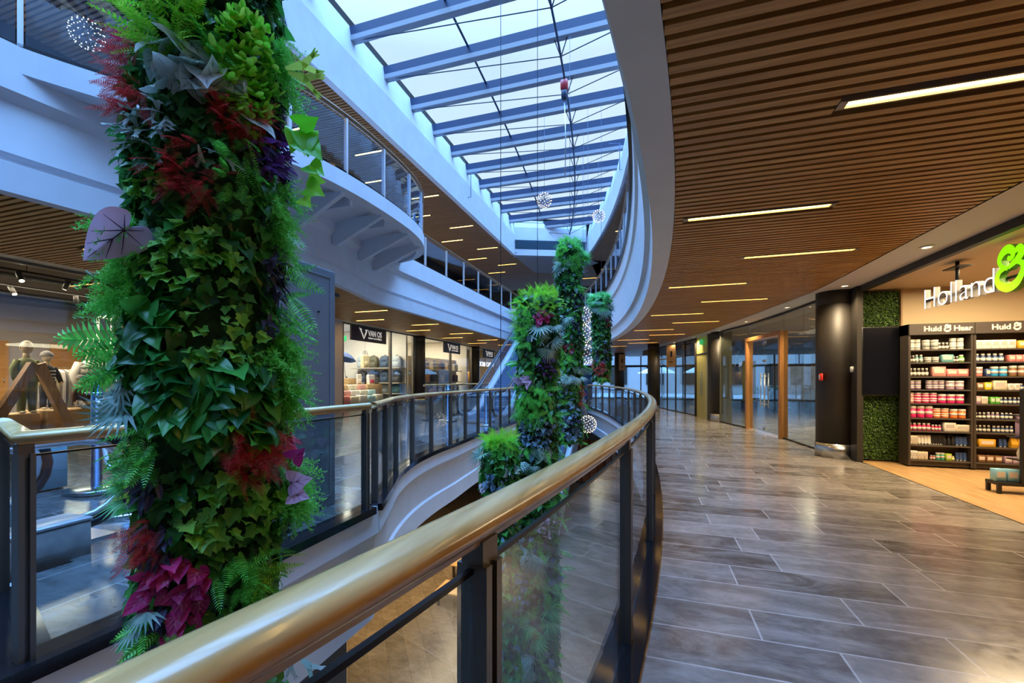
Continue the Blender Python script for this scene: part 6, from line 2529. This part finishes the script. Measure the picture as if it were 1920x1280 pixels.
# ------------------------------------------------------------------ sphere chandeliers
M_wire = mat('chandelier_wire', (.16, .17, .20), .35, .8)
M_pt = mat('chandelier_led', (1, .9, .75), .4, em=(1.0, .80, .55), es=3)


def chandelier(label, c, r, top, n=90, seed=1):
    t = thing('sphere_chandelier', label, 'chandelier', (c[0], c[1], c[2] - r), 'spherical chandeliers')
    m = MB()
    l = MB()
    g = (1 + 5 ** .5) / 2
    pts = []
    for i in range(n):
        z = 1 - 2 * (i + .5) / n
        a = 2 * PI * i / g
        s_ = math.sqrt(1 - z * z)
        pts.append(np.array((s_ * math.cos(a), s_ * math.sin(a), z)))
    for p in pts:
        m.tube([tuple(np.array(c) + p * r * .25), tuple(np.array(c) + p * r)], .0035 * r / .25, 4)
        l.ell(tuple(np.array(c) + p * r), r * .036, r * .036, r * .036, 6, 4)
    for i in range(n):
        d = [(np.linalg.norm(pts[i] - pts[j]), j) for j in range(n) if j != i]
        for _, j in sorted(d)[:3]:
            if j > i:
                m.tube([tuple(np.array(c) + pts[i] * r * .97), tuple(np.array(c) + pts[j] * r * .97)], .0030 * r / .25, 4)
    m.build('wire_frame', M_wire, t)
    l.build('led_points', M_pt, t)
    m = MB()
    m.tube([(c[0], c[1], c[2]), (c[0], c[1], top)], .005, 5)
    m.build('cable', M_cable, t)
    return t


def PX(u, v, Y):
    X = (u - 960) / 800 * Y
    return (X * .954 - Y * .3, X * .3 + Y * .954, 1.45 + (711 - v) / 800 * Y)


chandelier('sphere chandelier added behind the upper deck glass in place of a reflection', (-7.45, 3.9, 6.27), .19, 8.1)  # sphere added to stand for a chandelier's reflection in the deck glass
chandelier('sphere chandelier hanging in front of the skylight beams', (-3.15, 13.5, 7.25), .235, 9.985)
chandelier('sphere chandelier hanging before the curved roof edge above the smallest plant', (-1.75, 16.7, 7.75), .235, 9.985)
chandelier('topmost of the glowing stacked spheres behind the tallest plant column', PX(1094, 592, 14.5), .30, 9.985, 110)
chandelier('middle glowing stacked sphere behind the tallest plant column', PX(1092, 626, 15.9), .36, 9.985, 110)
chandelier('lowest glowing stacked sphere, between the tallest and smallest plant columns', PX(1097, 664, 17.3), .40, 9.985, 110)
chandelier('sphere chandelier low in the void beside the foot of the tallest plant column', PX(1102, 795, 13.4), .27, 9.985, 110)

# hoist on the roof chord, bent rods, loose wires
hp_ = -6.7 + .72 * (R(10.8) + 6.7)
t = thing('chain_hoist', 'red chain hoist clamped to the roof chord under the skylight', 'hoist', (hp_, 10.8, 8.6))
MB().rbox(hp_ - .09, hp_ + .09, 10.72, 10.88, 8.83, 9.08, .02).build('housing', mat('hoist_red', (.62, .03, .04), .4), t)
MB().rbox(hp_ - .07, hp_ + .07, 10.73, 10.87, 8.60, 8.83, .02).build('motor', mat('hoist_navy', (.02, .04, .10), .4), t)
MB().tube([(hp_, 10.8, 8.62), (hp_ + .03, 10.82, 7.6), (hp_ + .01, 10.83, 6.6)], .012, 6).build('chain', M_steel, t)
MB().box(hp_ - .03, hp_ + .03, 10.76, 10.84, 9.07, 9.16).build('beam_clamp', M_dark, t)
for i, (x, q, d) in enumerate([(-6.71, 15.5, 1), (R(15.0) + .03, 15.0, -1)]):
    tag(MB().tube([(x, q, 8.6), (x + .14 * d, q, 8.6), (x + .14 * d, q, 9.5), (x + .5 * d, q, 9.55)], .014, 6).build('bent_rod', M_rod, None, 0, True),
        ['thin bent rod fixed to the straight white roof edge', 'thin bent rod fixed to the curved white roof edge'][i], 'rod')

# ------------------------------------------------------------------ ground storey under the void
M_leather = mat('rust_leather', (.26, .085, .03), .4)
t = thing('booth_screen', 'rust brown curved booth screen on the ground floor beyond the foot of the tallest plant', 'booth', (-3.9, 26.2, -4.6))
arc = [(-3.6 + 2.2 * math.cos(a), 26.6 + 1.5 * math.sin(a)) for a in [PI * 1.02 + PI * .96 * k / 14 for k in range(15)]]
MB().sweep(arc, [(-.06, -4.5), (.06, -4.5), (.10, -2.1), (-.02, -2.1)]).build('screen', M_leather, t)
MB().sweep(arc, [(-.10, -4.6), (.10, -4.6), (.10, -4.5), (-.10, -4.5)]).build('plinth', M_dark, t)
m = MB()
for p in arc[1:-1]:
    m.tube([(p[0], p[1] - .09, -4.5), (p[0], p[1] - .05, -2.1)], .035, 6)
m.build('padding_roll', mat('rust_leather_dark', (.16, .045, .015), .4), t)
t = thing('slatted_bench', 'pale slatted bench on the ground floor seen through the railing glass', 'bench', (-.15, 1.5, -4.6))
for k in range(9):
    MB().box(-.85, .55, 1.0 + .09 * k, 1.06 + .09 * k, -4.18, -4.14).build('slat', mat('bench_slat', (.42, .38, .33), .5), t)
for x in (-.7, .4):
    MB().box(x - .04, x + .04, 1.02, 1.76, -4.6, -4.18).build('trestle', M_dark, t)
for i, (x, y) in enumerate([(-4.9, 10.6), (-5.2, 12.2)]):
    t = thing('low_display_table', f'low display table on the ground floor below the curved balustrade, {ORD[i]} of two', 'table', (x, y, -4.6), 'ground floor display tables')
    MB().rbox(x - .5, x + .5, y - .35, y + .35, -4.25, -4.2, .01).build('top', M_pl, t)
    for a in (-.42, .42):
        for b in (-.28, .28):
            MB().box(x + a - .03, x + a + .03, y + b - .03, y + b + .03, -4.6, -4.25).build('leg', M_dark, t)
